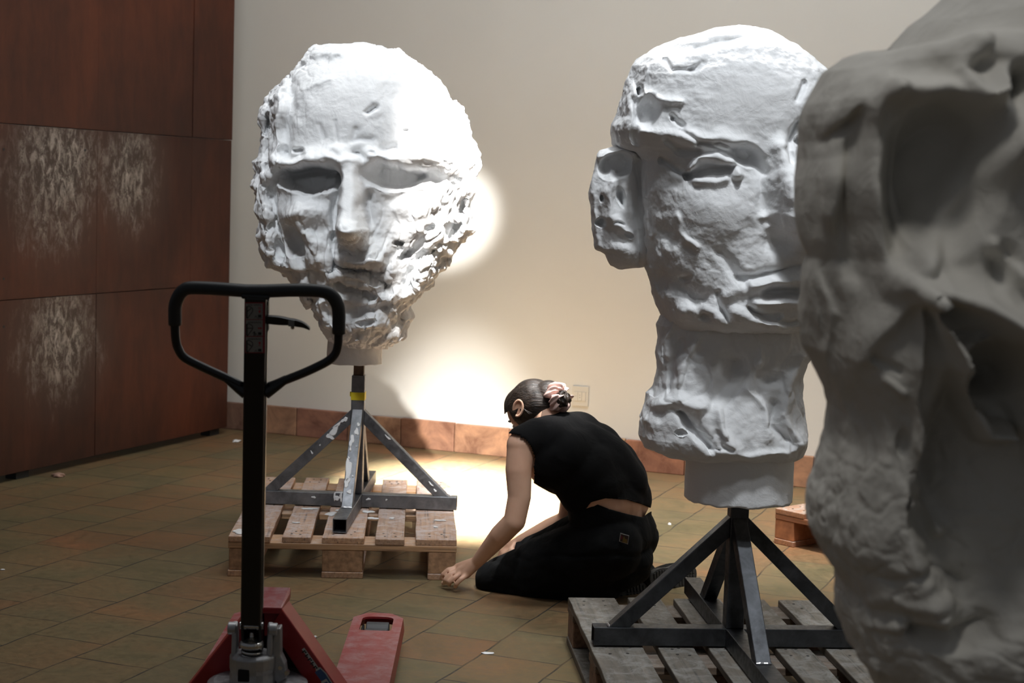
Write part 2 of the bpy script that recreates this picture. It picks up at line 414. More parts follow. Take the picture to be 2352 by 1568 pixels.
# corten partition
ca = fl(-400, 1196); cb = fl(524, 990)
cdv = (cb - ca).normalized(); C_ANG = math.atan2(cdv.y, cdv.x)
c0 = fl(0, 1112)
co = empty('wall_left', Vector((c0.x, c0.y, 0)), C_ANG)
tag(co, 'rust brown weathered steel panel partition raised on small feet', 'partition', kind='structure')
def along(px, py): # distance along the partition of pixel on its plane
    d = ray(px, py); n = Vector((-cdv.y, cdv.x, 0)); P0 = Vector((c0.x, c0.y, 0)) - Vector(cC)
    t = P0.dot(n) / Vector(d).dot(n); P = Vector(cC) + Vector(d)*t
    return (P - Vector((c0.x, c0.y, 0))).dot(cdv), P.z
s1 = along(223, 450)[0]; s2 = along(440, 450)[0]; s3 = along(531, 450)[0]
zr = [along(100, 290)[1], along(223, 674)[1]]
CLIPS[0].inputs[1].default_value = zr[0]; CLIPS[1].inputs[1].default_value = zr[1]; CLIPS[2].inputs[1].default_value = zr[0]
print('corten', s1, s2, s3, zr, 'len', (cb-c0).length)
xs = [-3.2, s1-2*(s1+.35)-.35, -.35 - 0*s1, s1, s2, s3]
xs = [s1 - 3*1.05, s1 - 2*1.05, s1 - 1.05, s1, s2, s3]
zs = [.035, zr[1], zr[0], zr[0] + (zr[0]-zr[1]), 3.6]
for i in range(len(xs)-1):
    for j in range(len(zs)-1):
        bm = bmesh.new(); g = .0015
        y0 = rnd.uniform(-.002, .002)
        me_o = (xs[i]+xs[i+1])/2
        box(bm, (me_o, .03 + y0, (zs[j]+zs[j+1])/2), (xs[i+1]-xs[i]-2*g, .06, zs[j+1]-zs[j]-2*g))
        o = from_bm('steel_panel', bm, M_corten, co, bevel=.001, seg=1); o['kind'] = 'structure'
for sx_ in (along(60, 1090)[0], along(500, 990)[0], -1.8):
    bm = bmesh.new(); box(bm, (sx_, .05, .018), (.09, .06, .036)); o = from_bm('panel_foot', bm, M_dark, co); o['kind'] = 'structure'
bm = bmesh.new()
for s_, z_ in [along(8, 343), along(195, 345), along(8, 640), along(8, 750)]:
    cyl(bm, (s_, -.002, z_), (s_, .01, z_), .006, n=10)
o = from_bm('panel_rivet', bm, M_dark, co); o['kind'] = 'structure'

# wall outlet
def wall_uv(px, py):
    d = ray(px, py); P0 = wa - Vector(cC); t = P0.dot(wn_)/Vector(d).dot(wn_); P = Vector(cC) + Vector(d)*t
    return (P - wa).dot(wd), P.z
u0, z0 = wall_uv(1310, 932); u1, z1 = wall_uv(1349, 889)
cu, cz = (u0+u1)/2, (z0+z1)/2
ot = empty('wall_outlet', wa + wd*cu + Vector((0,0,cz)) - wn_*(-.0), W_ANG)
tag(ot, 'cream plastic wall outlet plate low on the wall behind the kneeling person', 'outlet')
bm = bmesh.new(); box(bm, (0, .0245, 0), (u1-u0, .013, z1-z0)); from_bm('cover_plate', bm, M_plastic, ot, bevel=.003)
for i in (-1, 0, 1):
    bm = bmesh.new(); box(bm, (i*.0215, .016, 0), (.0205, .006, .046)); mo = from_bm('module', bm, M_plastic, ot, bevel=.001)
    if i < 1:
        bm = bmesh.new()
        for z_ in ((-.006, .006) if i == 0 else (0,)): cyl(bm, (i*.0215, .0128, z_), (i*.0215, .0135, z_), .0018, n=12)
        from_bm('socket_hole', bm, M_dark, mo)

# ------------------------------------------------------------------ pallets
_b = bmesh.new(); cyl(_b, (0,0,0), (0,0,.0015), .0042, n=8)
NAIL = bpy.data.meshes.new('nail'); bmesh.ops.recalc_face_normals(_b, faces=_b.faces); _b.to_mesh(NAIL); _b.free(); NAIL.materials.append(M_steelplate)
def pallet(name, O, ang, mats, label, L_=1.19, paint=False):
    root = empty(name, (O.x, O.y, 0), ang); tag(root, label, 'pallet', 'wooden pallets')
    mb, mx, mk_ = mats; rd = random.Random(hash(label) % 1000 if False else len(label))
    W = .80; ws = [.145, .10, .145, .10, .145]; gap = (W - sum(ws))/4
    x = 0
    for i, w in enumerate(ws):
        bm = bmesh.new(); y0 = rd.uniform(-.004, .004); ww = w + rd.uniform(-.004, .002)
        # deck board, slightly worn edges
        n = 14; top = []; bot = []
        for s_ in (0, 1):
            for zz in (.122, .144):
                pass
        rows = []
        for j in range(n+1):
            yy = y0 + L_*j/n; e = .0015
            l = x + (w-ww)/2 + rd.uniform(-e, e); r_ = x + (w+ww)/2 + rd.uniform(-e, e); dz = rd.uniform(-.0006, .0006)
            rows.append([bm.verts.new(q) for q in ((l, yy, .122), (r_, yy, .122), (r_, yy, .144+dz), (l, yy, .144+dz))])
        for A, B in zip(rows, rows[1:]):
            for k_ in range(4): bm.faces.new([A[k_], A[(k_+1)%4], B[(k_+1)%4], B[k_]])
        bm.faces.new(rows[0][::-1]); bm.faces.new(rows[-1])
        o = from_bm('deck_board', bm, mb, root, bevel=.003)
        for vy in (.05, .10, L_/2-.03, L_/2+.03, L_-.10, L_-.05):
            for fx in ((.3, .7) if w > .12 else (.35, .65)):
                nl = bpy.data.objects.new('nail', NAIL); col.objects.link(nl); nl.parent = o
                nl.location = (x + w*fx + rd.uniform(-.01, .01), vy + rd.uniform(-.01, .01), .1435)
        x += w + gap
    vs = [0, (L_-.145)/2, L_-.145]
    for v0 in vs:
        bm = bmesh.new(); box(bm, (W/2, v0+.0725, .111), (W, .143, .0215)); from_bm('cross_board', bm, mx, root, bevel=.002)
    bx = [(0, .10), (W/2-.0725, .145), (W-.10, .10)]
    for v0 in vs:
        for (x0, w) in bx:
            bm = bmesh.new(); dx = rd.uniform(-.002, .002)
            box(bm, (x0+w/2+dx, v0+.0725, .061), (w-.003, .14, .078)); from_bm('block', bm, mk_, root, bevel=.004)
    for (x0, w) in bx:
        bm = bmesh.new(); box(bm, (x0+w/2, L_/2, .011), (w, L_, .022)); from_bm('bottom_board', bm, mb, root, bevel=.003)
    return root
A = fl(524, 1230, .144); B = fl(1049, 1241, .144); d = (B-A); a1 = math.atan2(d.y, d.x)
p1 = pallet('wooden_pallet', A, a1, (M_wood_a, M_wood_a_x, M_block), 'light brown wooden pallet with plaster splashes under the stand with yellow tape')
P1o = A; P1a = a1
# pallet 2: far edge measured, boards run towards the camera
A = fl(1304.5, 1370, .144); B = fl(1780, 1376, .144); d = B-A; a2 = math.atan2(d.y, d.x)
vdir = (fl(1393, 1568, .144) - A); a2b = math.atan2(vdir.y, vdir.x) + math.pi/2
a2 = (a2 + a2b)/2
print('pallet2 angles', math.degrees(a2), math.degrees(a2b), 'p1', math.degrees(a1))
near = A + Vector((math.sin(a2), -math.cos(a2), 0))*1.19
p2 = pallet('wooden_pallet', near, a2, (M_wood_b, M_wood_b_x, M_block_b), 'weathered grey wooden pallet under the dark stand of the right head')
# pallet 3, behind
A = fl(1777, 1247); ang3 = math.radians(-49)
p3 = pallet('wooden_pallet', Vector((A.x, A.y, 0)), ang3, (M_wood_c, M_wood_c_x, simple('pallet_block_orange', (.36,.14,.06), .8, var=.35)), 'orange brown wooden pallet lying on the floor near the back wall')

# ------------------------------------------------------------------ stands
def stand(name, c, ang, mat, label, top_z, splash=False, brace_top=.0, brace_up=None, tape=False, z0=.149, armD=.51, sleeve=None, brace_out=.33, fr=.85):
    root = empty(name, (c.x, c.y, z0), ang); tag(root, label, 'stand', 'steel tube stands')
    T = .05; A_ = .39
    bm = bmesh.new(); tube_open(bm, (-A_, 0, T/2), (A_, 0, T/2), T, T); from_bm('base_tube', bm, mat, root, bevel=.003)
    for s_ in (-1, 1):
        bm = bmesh.new(); tube_open(bm, (0, s_*T/2, T/2), (0, s_*armD, T/2), T, T); o = from_bm('base_tube', bm, mat, root, bevel=.003)
    bm = bmesh.new(); bar(bm, (0,0,T), (0,0,top_z-z0-(.0 if sleeve is None else sleeve)), T, T, up=(0,1,0)); from_bm('post', bm, mat, root, bevel=.003)
    if sleeve is not None:
        bm = bmesh.new(); bar(bm, (0,0,top_z-z0-sleeve), (0,0,top_z-z0), .039, .039, up=(0,1,0)); from_bm('inner_post', bm, M_rusty, root, bevel=.003)
    hb = brace_up
    b_ = .04
    for dx, dy in ((-1,0),(1,0),(0,-1),(0,1)):
        bm = bmesh.new(); bo_ = brace_out if dx else brace_out*fr
        a = Vector((dx*bo_, dy*bo_, T)); e = Vector((dx*(T/2), dy*(T/2), hb))
        bar(bm, a, e, b_, b_, up=(-dy, dx, 0) if False else (0,0,1), cap_a=(0,0,1), cap_b=(dx, dy, 0))
        o = from_bm('brace', bm, mat, root, bevel=.002)
        bm = bmesh.new()
        pts = [a + Vector((dx*.028 + dy*t*.02, dy*.028 + dx*t*.02, .002)) for t in (-1, -.5, 0, .5, 1)]
        sweep(bm, pts, [.002, .004, .003, .0045, .002], 6); from_bm('weld', bm, M_weld, o)
    if tape:
        bm = bmesh.new()
        bar(bm, (0,0,tape[0]), (0,0,tape[1]), T+.003, T+.003, up=(0,1,0)); box(bm, (-.028, 0, tape[0]+.02), (.01, .012, .018))
        from_bm('yellow_tape', bm, M_yellow, root, bevel=.001)
    return root
s1c = fl(816, 1166, .144)
topz = at(822, 836, s1c.y).z
zb = at(822, 948, s1c.y).z - .145 - .02
sl = topz - at(822, 862, s1c.y).z
zt = (at(822, 921, s1c.y).z - .145, at(822, 903, s1c.y).z - .145)
s1c = Vector((s1c.x, s1c.y + .02, 0))
st1 = stand('steel_stand', s1c, -.017, M_steel, 'grey steel tube stand with yellow tape and white splashes on the light brown pallet', topz, brace_up=zb, tape=zt, sleeve=sl)
# splashes of plaster on stand 1
SP_PARENT = None
def splat(c, n, u, v, r, seed):
    bm = bmesh.new()
    rr = random.Random(seed); vs = []
    c, n, u, v = Vector(c), Vector(n), Vector(u), Vector(v); K = 18
    ph = [rr.uniform(0, 6.28) for _ in range(3)]
    for i in range(K):
        a = 2*math.pi*i/K; q = 1 + .22*math.sin(2*a+ph[0]) + .2*math.sin(3*a+ph[1]) + .12*math.sin(5*a+ph[2])
        vs.append(c + u*math.cos(a)*r[0]*q + v*math.sin(a)*r[1]*q)
    lo = [bm.verts.new(p + n*.0003) for p in vs]; hi = [bm.verts.new(c + (p-c)*.85 + n*.003) for p in vs]
    for i in range(K): bm.faces.new([lo[i], lo[(i+1)%K], hi[(i+1)%K], hi[i]])
    bm.faces.new(hi)
    from_bm('plaster_splash', bm, M_white_paint, SP_PARENT)
SP_PARENT = st1
fb0 = Vector((0, -.33*.85, .05)); fb1 = Vector((0, -.025, zb)); dd = (fb1-fb0).normalized(); nn = Vector((1,0,0)).cross(dd).normalized()
if nn.y > 0: nn = -nn
for t, sx_, r in ((.80,.006,(.007,.02)), (.70,-.008,(.009,.024)), (.37,-.009,(.014,.042)), (.23,-.009,(.011,.02)), (.5,-.012,(.004,.006)), (.88,.01,(.005,.01)), (.13,.004,(.007,.012)), (.6,-.01,(.003,.012)), (.3,.01,(.004,.004)), (.63,.012,(.003,.003))):
    p = fb0 + (fb1-fb0)*t + nn*.0205
    splat(p + Vector((sx_,0,0)), nn, (1,0,0), dd, r, int(t*100))
for x_, r in ((-.045,(.030,.010)), (-.16,(.008,.004)), (.12,(.004,.003)), (.05,(.008,.004)), (-.07,(.012,.008))):
    splat((x_, -.025 if r[1] < .009 else -.012, .032 if r[1] < .009 else .0502), (0,-1,0) if r[1] < .009 else (0,0,1), (1,0,0), (0,0,1) if r[1] < .009 else (0,1,0), r, int(x_*999))
splat((-.055, -.0252, .036), (0,-1,0), (1,0,0), (0,0,1), (.006,.018), 5); splat((-.08, -.0252, .038), (0,-1,0), (1,0,0), (0,0,1), (.004,.014), 6)
lb0 = Vector((-.33,0,.05)); lb1 = Vector((-.025,0,zb)); dl = (lb1-lb0).normalized(); nl = Vector((0,-1,0))
for t, o_, r in ((.80,.004,(.028,.012)), (.86,.012,(.018,.006)), (.74,-.002,(.01,.015)), (.62,.0,(.003,.003)), (.52,.0,(.003,.008)), (.94,.008,(.014,.008))):
    splat(lb0 + (lb1-lb0)*t + nl*.0202 + Vector((0,0,1)).cross(nl)*0 + dl.cross(nl)*-o_, nl, dl, dl.cross(nl), r, int(t*77))
rb0 = Vector((.33,0,.05)); rb1 = Vector((.025,0,zb)); dr = (rb1-rb0).normalized()
for t, o_, r in ((.08,.0,(.006,.004)), (.15,.006,(.01,.003)), (.72,.012,(.012,.004))):
    splat(rb0 + (rb1-rb0)*t + nl*.0202 + dr.cross(nl)*o_, nl, dr, dr.cross(nl), r, int(t*57))
s2c = fl(1684, 1489, .144)
topz2 = at(1690, 1150, s2c.y).z
zb2 = at(1690, 1190, s2c.y).z - .145 - .03
s2c = Vector((s2c.x, s2c.y + .025, 0))
print('stands', s1c, topz, zb, s2c, topz2, zb2)
st2 = stand('steel_stand', s2c, math.radians(5), M_steel_d, 'dark steel tube stand holding the right head on the grey pallet', topz2, brace_up=zb2, brace_out=.32, armD=.58, fr=1.05)
# plaster smears on the pallet deck
SP_PARENT = p1
Ri = Matrix.Rotation(-P1a, 3, 'Z')
for i, (px_, py_, rx_, ry_) in enumerate([(760,1180,.022,.014),(785,1172,.018,.012),(710,1168,.03,.006),(937,1168,.018,.006),(845,1175,.02,.01),(548,1220,.02,.018),(900,1190,.012,.005),(1010,1195,.02,.004),(680,1200,.012,.004),(855,1190,.02,.008),(1000,1210,.008,.004)]):
    P = fl(px_, py_, .146); q = Ri @ (P - Vector((P1o.x, P1o.y, .146)))
    splat((q.x, q.y, .1455), (0,0,1), (1,0,0), (0,1,0), (rx_, ry_*2), i)

# ------------------------------------------------------------------ sculpting of the plaster heads
def sculpt(name, left, right, Yc, depth, back, feats, nz, rows=360, nth=420, mat=None, parent=None, ex=.9, gain=1., warp=1.5):
    left = np.array(left, float); right = np.array(right, float)
    y0 = max(left[0,1], right[0,1]); y1 = min(left[-1,1], right[-1,1])
    t = np.linspace(0, 1, rows); 
    ys = y0 + (y1-y0)*(t + .10*np.sin(2*np.pi*t)*-1*.6)          # slightly denser ends
    xl = np.interp(ys, left[:,1], left[:,0]); xr = np.interp(ys, right[:,1], right[:,0])
    dep = np.array(depth, float); bk = np.array(back, float)
    df = np.interp(ys, dep[:,0], dep[:,1]); db = np.interp(ys, bk[:,0], bk[:,1])
    def sm(a, k=5):
        p = np.pad(a, k, mode='edge'); w = np.hanning(2*k+1+2)[1:-1]; w /= w.sum(); return np.convolve(p, w, 'valid')
    e_ = np.minimum(1, np.sqrt(np.minimum(np.arange(rows), np.arange(rows)[::-1])/14.+.004)); df = sm(df, 30)*e_; db = sm(db, 30)*e_
    # angular samples, front half dense
    nf = int(nth*.72)
    th = np.concatenate([np.linspace(-np.pi/2, np.pi/2, nf, endpoint=False), np.linspace(np.pi/2, 3*np.pi/2, nth-nf, endpoint=False)])
    s = np.sin(th); c = np.cos(th)
    sx = np.sign(s)*np.abs(s)**ex; cy = np.sign(c)*np.abs(c)**ex
    PL = np.array([at(a, b, Yc) for a, b in zip(xl, ys)]); PR = np.array([at(a, b, Yc) for a, b in zip(xr, ys)])
    # shift the silhouette in depth where asked (ang: widest section pushed back)
    cen = (PL+PR)/2; hv = (PR-PL)/2
    V = cen[:,None,:] + hv[:,None,:]*sx[None,:,None]
    D = np.where(c[None,:] > 0, df[:,None], db[:,None])*cy[None,:]
    V[:,:,1] -= D
    V = V.reshape(-1, 3)
    cw = np.tile(c, rows)
    X, Y = px_of(V)
    w = sstep(.02, .3, cw)
    X = X + warp*(perlin(V*9.+40)*9 + perlin(V*24.+50)*4); Y = Y + warp*(perlin(V*9.+60)*9 + perlin(V*24.+70)*4)
    disp = np.zeros(len(V))
    for ft in feats:
        if ft[0] == 's':
            pts, wd_, h = ft[1], ft[2], ft[3]; best = np.full(len(V), 1e9); tt = np.zeros(len(V)); nseg = len(pts)-1
            for i in range(nseg):
                a = np.array(pts[i], float); b_ = np.array(pts[i+1], float); d_ = b_-a; L2 = (d_**2).sum()+1e-9
                u = np.clip(((X-a[0])*d_[0]+(Y-a[1])*d_[1])/L2, 0, 1)
                q = (X-a[0]-u*d_[0])**2+(Y-a[1]-u*d_[1])**2
                m_ = q < best; best = np.where(m_, q, best); tt = np.where(m_, (i+u)/nseg, tt)
            hh = h if not isinstance(h, (list, tuple)) else np.interp(tt, np.linspace(0,1,len(h)), h)
            ww = wd_ if not isinstance(wd_, (list, tuple)) else np.interp(tt, np.linspace(0,1,len(wd_)), wd_)
            pw = ft[4] if len(ft) > 4 else 2
            disp += hh*np.exp(-(np.sqrt(best)/ww)**pw)
        else:
            _, ex_, ey_, rx, ry, an, h, edge = ft
            ca_, sa_ = math.cos(math.radians(an)), math.sin(math.radians(an))
            u = ((X-ex_)*ca_+(Y-ey_)*sa_)/rx; v_ = (-(X-ex_)*sa_+(Y-ey_)*ca_)/ry
            r_ = np.sqrt(u*u+v_*v_)
            disp += h*(1-sstep(1-edge, 1+edge*.3, r_))
    V[:,1] -= disp*w*gain
    def normals(V):
        G = V.reshape(rows, nth, 3)
        du = np.roll(G, -1, 1)-np.roll(G, 1, 1); dv = np.gradient(G, axis=0)
        n = np.cross(du, dv); n /= np.linalg.norm(n, axis=2)[:,:,None]+1e-12
        n = n.reshape(-1,3)
        out = V-np.repeat(cen, nth, 0); sgn = np.sign((n*out).sum(1).mean())
        return n*sgn
    n = normals(V)
    dn = nz(V, X, Y, cw, sx=np.tile(sx, rows))
    V = V + n*dn[:,None]
    Fc = []
    idx = np.arange(rows*nth).reshape(rows, nth)
    a = idx[:-1]; b_ = idx[1:]
    Fq = np.stack([a, np.roll(a, -1, 1), np.roll(b_, -1, 1), b_], -1).reshape(-1, 4)
    top = len(V); V = np.vstack([V, V[:nth].mean(0), V[-nth:].mean(0)])
    faces = [tuple(q) for q in Fq.tolist()]
    for k in range(nth):
        faces.append((top, (k+1) % nth, k)); faces.append((top+1, (rows-1)*nth+k, (rows-1)*nth+(k+1) % nth))
    o = np_mesh(name, V, faces, mat, parent, True)
    o.data.flip_normals() if False else None
    bm = bmesh.new(); bm.from_mesh(o.data); bmesh.ops.recalc_face_normals(bm, faces=bm.faces); bm.to_mesh(o.data); bm.free()
    return o
def rooted(root, o):
    """move a world-space mesh under root without changing where it is"""
    o.parent = root; o.matrix_parent_inverse = Matrix.LocRotScale(root.location, root.rotation_euler, None).inverted()
    return o

# ---- head one
hl = [(835,97),(790,104),(752,105),(717,109),(711,118),(700,135),(690,151),(672,168),(655,186),(640,204),(626,223),(612,235),(605,245),(599,274),(604,301),(600,330),(593,360),(585,373),(592,397),(584,427),(594,448),(591,475),(590,490),(597,507),(591,542),(597,565),(604,585),(616,610),(650,616),(663,633),(671,652),(690,672),(706,689),(722,706),(728,718),(738,740),(751,761),(755,775),(765,788),(785,800),(815,808)]
hr = [(845,97),(859,99),(880,111),(920,115),(936,131),(966,154),(995,172),(1019,199),(1030,226),(1051,247),(1073,277),(1083,314),(1098,354),(1097,378),(1091,410),(1089,435),(1078,478),(1080,500),(1089,528),(1076,542),(1062,552),(1050,575),(1033,598),(1008,624),(995,649),(979,670),(952,690),(944,702),(947,729),(936,756),(926,778),(900,792),(860,804),(835,808)]
hd = [(97,.02),(104,.10),(120,.20),(150,.28),(200,.34),(280,.37),(360,.37),(480,.35),(560,.34),(640,.31),(700,.28),(750,.25),(785,.20),(800,.12),(808,.03)]
hb_ = [(97,.02),(110,.15),(150,.30),(250,.40),(400,.42),(560,.36),(640,.28),(720,.2),(790,.14),(808,.02)]
fe1 = [
 ('s', [(650,378),(700,362),(780,360)], 20, .045), ('s', [(850,364),(920,364),(1000,366),(1040,376)], 18, .045),
 ('e', 712, 408, 76, 36, -4, -.13, .40), ('s', [(655,400),(700,388),(770,392)], 10, -.04),
 ('s', [(655,432),(700,448),(745,446),(770,425)], 12, .012),
 ('e', 905, 405, 76, 32, 3, -.11, .45), ('e', 990, 405, 40, 18, 0, -.05, .6),
 ('s', [(860,385),(880,372)], 12, -.03), ('s', [(850,432),(905,440),(970,424)], 14, .015),
 ('s', [(804,374),(805,425),(807,480),(810,530)], [22,24,29,36], [.045,.075,.11,.150], 3.6),
 ('e', 810, 528, 38, 22, 0, .03, .7),
 ('s', [(788,400),(784,470)], 8, .012), ('s', [(768,400),(766,480),(768,540)], 8, -.045), ('s', [(848,450),(852,500),(848,540)], 10, -.02),
 ('e', 808, 578, 42, 26, 0, -.045, .8),
 ('s', [(768,352),(790,360),(815,352)], 8, -.018), ('s', [(815,356),(850,368),(870,378)], 8, -.02), ('s', [(880,345),(905,340),(912,350)], 10, -.03), ('e', 853, 355, 14, 9, 0, -.018, .9),
 ('s', [(845,255),(862,242)], 6, -.02), ('s', [(870,180),(858,215),(862,250)], 16, .005), ('s', [(820,300),(812,320),(850,320)], 7, -.010),
 ('s', [(735,290),(742,320)], 6, -.004), ('s', [(772,282),(775,325)], 5, -.004), ('s', [(690,230),(692,272)], 12, -.006),
 ('s', [(700,205),(722,190),(760,180)], 10, .008), ('s', [(690,150),(740,140),(800,140),(850,130)], 14, -.012), ('s', [(730,118),(780,114)], 16, .018),
 ('s', [(655,165),(668,190),(664,250),(657,310),(652,350)], [10,12,13,12,10], -.028), ('s', [(640,200),(636,270),(632,340),(625,400)], 12, .020),
 ('s', [(622,240),(626,300),(616,360),(610,430)], 8, -.03), ('e', 612, 282, 8, 24, 5, -.05, .5), ('s', [(648,345),(658,360),(690,355)], 8, -.03), ('e', 680, 340, 16, 9, 10, -.025, .6),
 ('s', [(610,400),(606,470),(615,540),(625,590)], 14, .03), ('s', [(636,390),(625,450),(630,520),(640,590)], 10, -.04),
 ('e', 672, 552, 26, 44, -25, -.07, .7), ('s', [(690,470),(672,500),(690,530),(720,560),(730,600)], 18, .030), ('e', 705, 492, 52, 34, 10, .04, .9),
 ('s', [(640,560),(660,610),(680,650)], 9, -.02), ('s', [(650,590),(672,630),(700,680)], 13, .022), ('s', [(690,600),(712,640),(720,690)], 9, -.020),
 ('e', 835, 594, 82, 46, 0, .055, .9), ('s', [(760,540),(761,575),(763,625)], 5, -.03), ('s', [(860,570),(845,590),(880,600)], 8, .010),
 ('s', [(768,612),(800,622),(850,624),(878,616),(900,590),(918,570)], [8,10,11,9,8,7], [-.035,-.065,-.065,-.04,-.03,-.02]),
 ('s', [(765,632),(820,640),(860,655),(900,690),(920,670)], 12, .025), ('s', [(775,650),(790,668),(830,668),(855,676)], 6, -.03), ('s', [(870,640),(890,655),(878,665)], 8, -.035),
 ('s', [(800,655),(850,668),(880,690)], 8, .015), ('s', [(760,690),(820,692),(870,702),(900,690)], 13, .02), ('s', [(790,706),(850,712),(900,705)], 8, -.016),
 ('e', 843, 745, 60, 38, 0, .045, .9), ('e', 845, 742, 21, 8, 4, -.028, .8), ('s', [(815,765),(850,762),(880,768)], 7, -.018), ('s', [(830,780),(845,790)], 8, .02), ('e', 822, 774, 8, 5, 0, .02, .8),
 ('e', 915, 557, 13, 8, 0, -.045, .6), ('e', 935, 585, 20, 9, -30, -.04, .6), ('s', [(930,590),(955,575),(965,545)], 9, -.03), ('e', 985, 527, 14, 9, -25, -.045, .6),
 ('s', [(960,590),(972,580),(995,580)], 8, -.04), ('e', 1040, 530, 22, 16, -30, -.06, .6), ('e', 1010, 600, 18, 26, 40, -.06, .6),
 ('s', [(985,600),(960,650),(935,690),(915,712)], [16,18,16,12], .05), ('s', [(958,595),(935,640),(928,668)], 9, -.035), ('s', [(900,610),(885,640),(915,680),(900,720)], 10, .016),
 ('e', 968, 636, 8, 3, -10, -.025, .6), ('s', [(942,655),(955,645)], 5, -.03),
 ('e', 1048, 410, 15, 13, 20, -.06, .6), ('e', 1067, 372, 12, 8, 0, -.05, .6), ('e', 1062, 475, 9, 30, 12, -.05, .5), ('e', 1035, 378, 10, 7, 0, -.04, .6), ('e', 1048, 340, 6, 10, 20, -.04, .6),
 ('s', [(1020,300),(1025,340),(1000,345)], 7, -.02), ('e', 1025, 310, 6, 4, 0, -.03, .6), ('e', 930, 300, 8, 5, 0, -.015, .6),
 ('s', [(960,520),(990,470),(1020,440)], 22, .025), ('e', 950, 480, 55, 30, -10, .03, .9),
 ('s', [(925,712),(915,740),(880,770),(840,796)], 10, -.03), ('s', [(735,700),(752,735),(765,770)], 9, .03), ('s', [(715,690),(735,740)], 8, -.03),
]
def nz1(V, X, Y, cw, sx):
    n = fbm(V*6., 3)*.016 + fbm(V*16+5, 4, .6)*.009
    edge = sstep(.62, .92, np.abs(sx)); low = sstep(430, 600, Y)
    fore = np.exp(-((X-810)/150)**2-((Y-240)/110)**2)
    nose = np.exp(-((X-808)/45)**4-((Y-460)/90)**4)
    wl = worley(V*15); lump = (.55-np.clip(wl, 0, .9))
    wl2 = worley(V*30+9); l2 = (.5-np.clip(wl2, 0, .9))
    amt = np.clip(.30 + .9*edge + .45*low - .28*fore - .4*nose, .04, 1.4)
    wl3 = .55-np.clip(worley(V*np.array([26,26,9.])+4), 0, .9)
    n = n*np.clip(amt+.25, 0, 1.2) + lump*.011*amt*edge + wl3*.014*edge + lump*.006*amt + l2*.006*amt
    cr = np.abs(perlin(V*np.array([22,22,9.])+3)); n -= (.13-np.clip(cr, 0, .13))*.09*amt
    return n
r1 = empty('plaster_head_sculpture', (s1c.x, s1c.y, at(822, 836, s1c.y).z))
tag(r1, 'giant white plaster head with eroded face and long nose, on the yellow taped stand', 'sculpture', 'giant plaster heads')
h1 = rooted(r1, sculpt('head', hl, hr, s1c.y, hd, hb_, fe1, nz1, 420, 560, M_plaster, gain=1.3))
# neck plug under head one
def plug(name, cpx, Yc, ytop, ybot, wpx, root, rough=.003, mat=None, sq=1.):
    r_ = wpx/2/(F/Yc); zt_ = at(cpx, ytop, Yc).z; zb_ = at(cpx, ybot, Yc).z; cx_ = at(cpx, (ytop+ybot)/2, Yc).x
    n, k = 96, 26; V = []; 
    for j in range(k+1):
        z = zb_ + (zt_-zb_)*j/k
        for i in range(n):
            a = 2*math.pi*i/n; V.append((cx_+r_*math.cos(a), Yc+sq*r_*math.sin(a), z))
    V = np.array(V); nn_ = V-np.array([cx_, Yc, 0]); nn_[:,2] = 0; nn_ /= np.linalg.norm(nn_, axis=1)[:,None]
    V += nn_*(fbm(V*14, 4)*rough)[:,None]
    low = V[:,2] < zb_+.012; V[low,2] += perlin(V[low]*30)*.010
    Fc = [(j*n+i, j*n+(i+1)%n, (j+1)*n+(i+1)%n, (j+1)*n+i) for j in range(k) for i in range(n)]
    Fc.append(tuple(range(n))[::-1]); Fc.append(tuple(range(k*n, (k+1)*n)))
    return rooted(root, np_mesh(name, V, Fc, mat or M_plaster))
plug('neck_plug', 815, s1c.y, 740, 833, 126, r1, .006)

# ---- head two
gl = [(1690,57),(1640,64),(1600,78),(1560,90),(1528,103),(1505,112),(1488,124),(1466,138),(1450,155),(1440,180),(1435,200),(1424,240),(1416,270),(1406,290),(1405,304),(1412,331),(1428,345),(1450,352),(1464,372),(1468,430),(1470,520),(1476,575),(1481,614),(1485,623),(1496,669),(1508,696),(1521,722),(1540,745),(1580,762),(1640,770)]
gr = [(1700,57),(1740,62),(1775,74),(1815,98),(1860,132),(1900,168),(1925,220),(1938,300),(1942,400),(1945,500),(1940,600),(1930,680),(1910,730),(1880,758),(1840,768),(1800,770)]
gd = [(57,.02),(66,.09),(85,.16),(120,.215),(180,.255),(260,.27),(360,.26),(450,.26),(560,.26),(650,.255),(700,.25),(735,.235),(755,.19),(764,.12),(770,.02)]
gb = [(57,.02),(75,.12),(120,.22),(250,.30),(450,.30),(600,.24),(700,.2),(760,.12),(770,.02)]
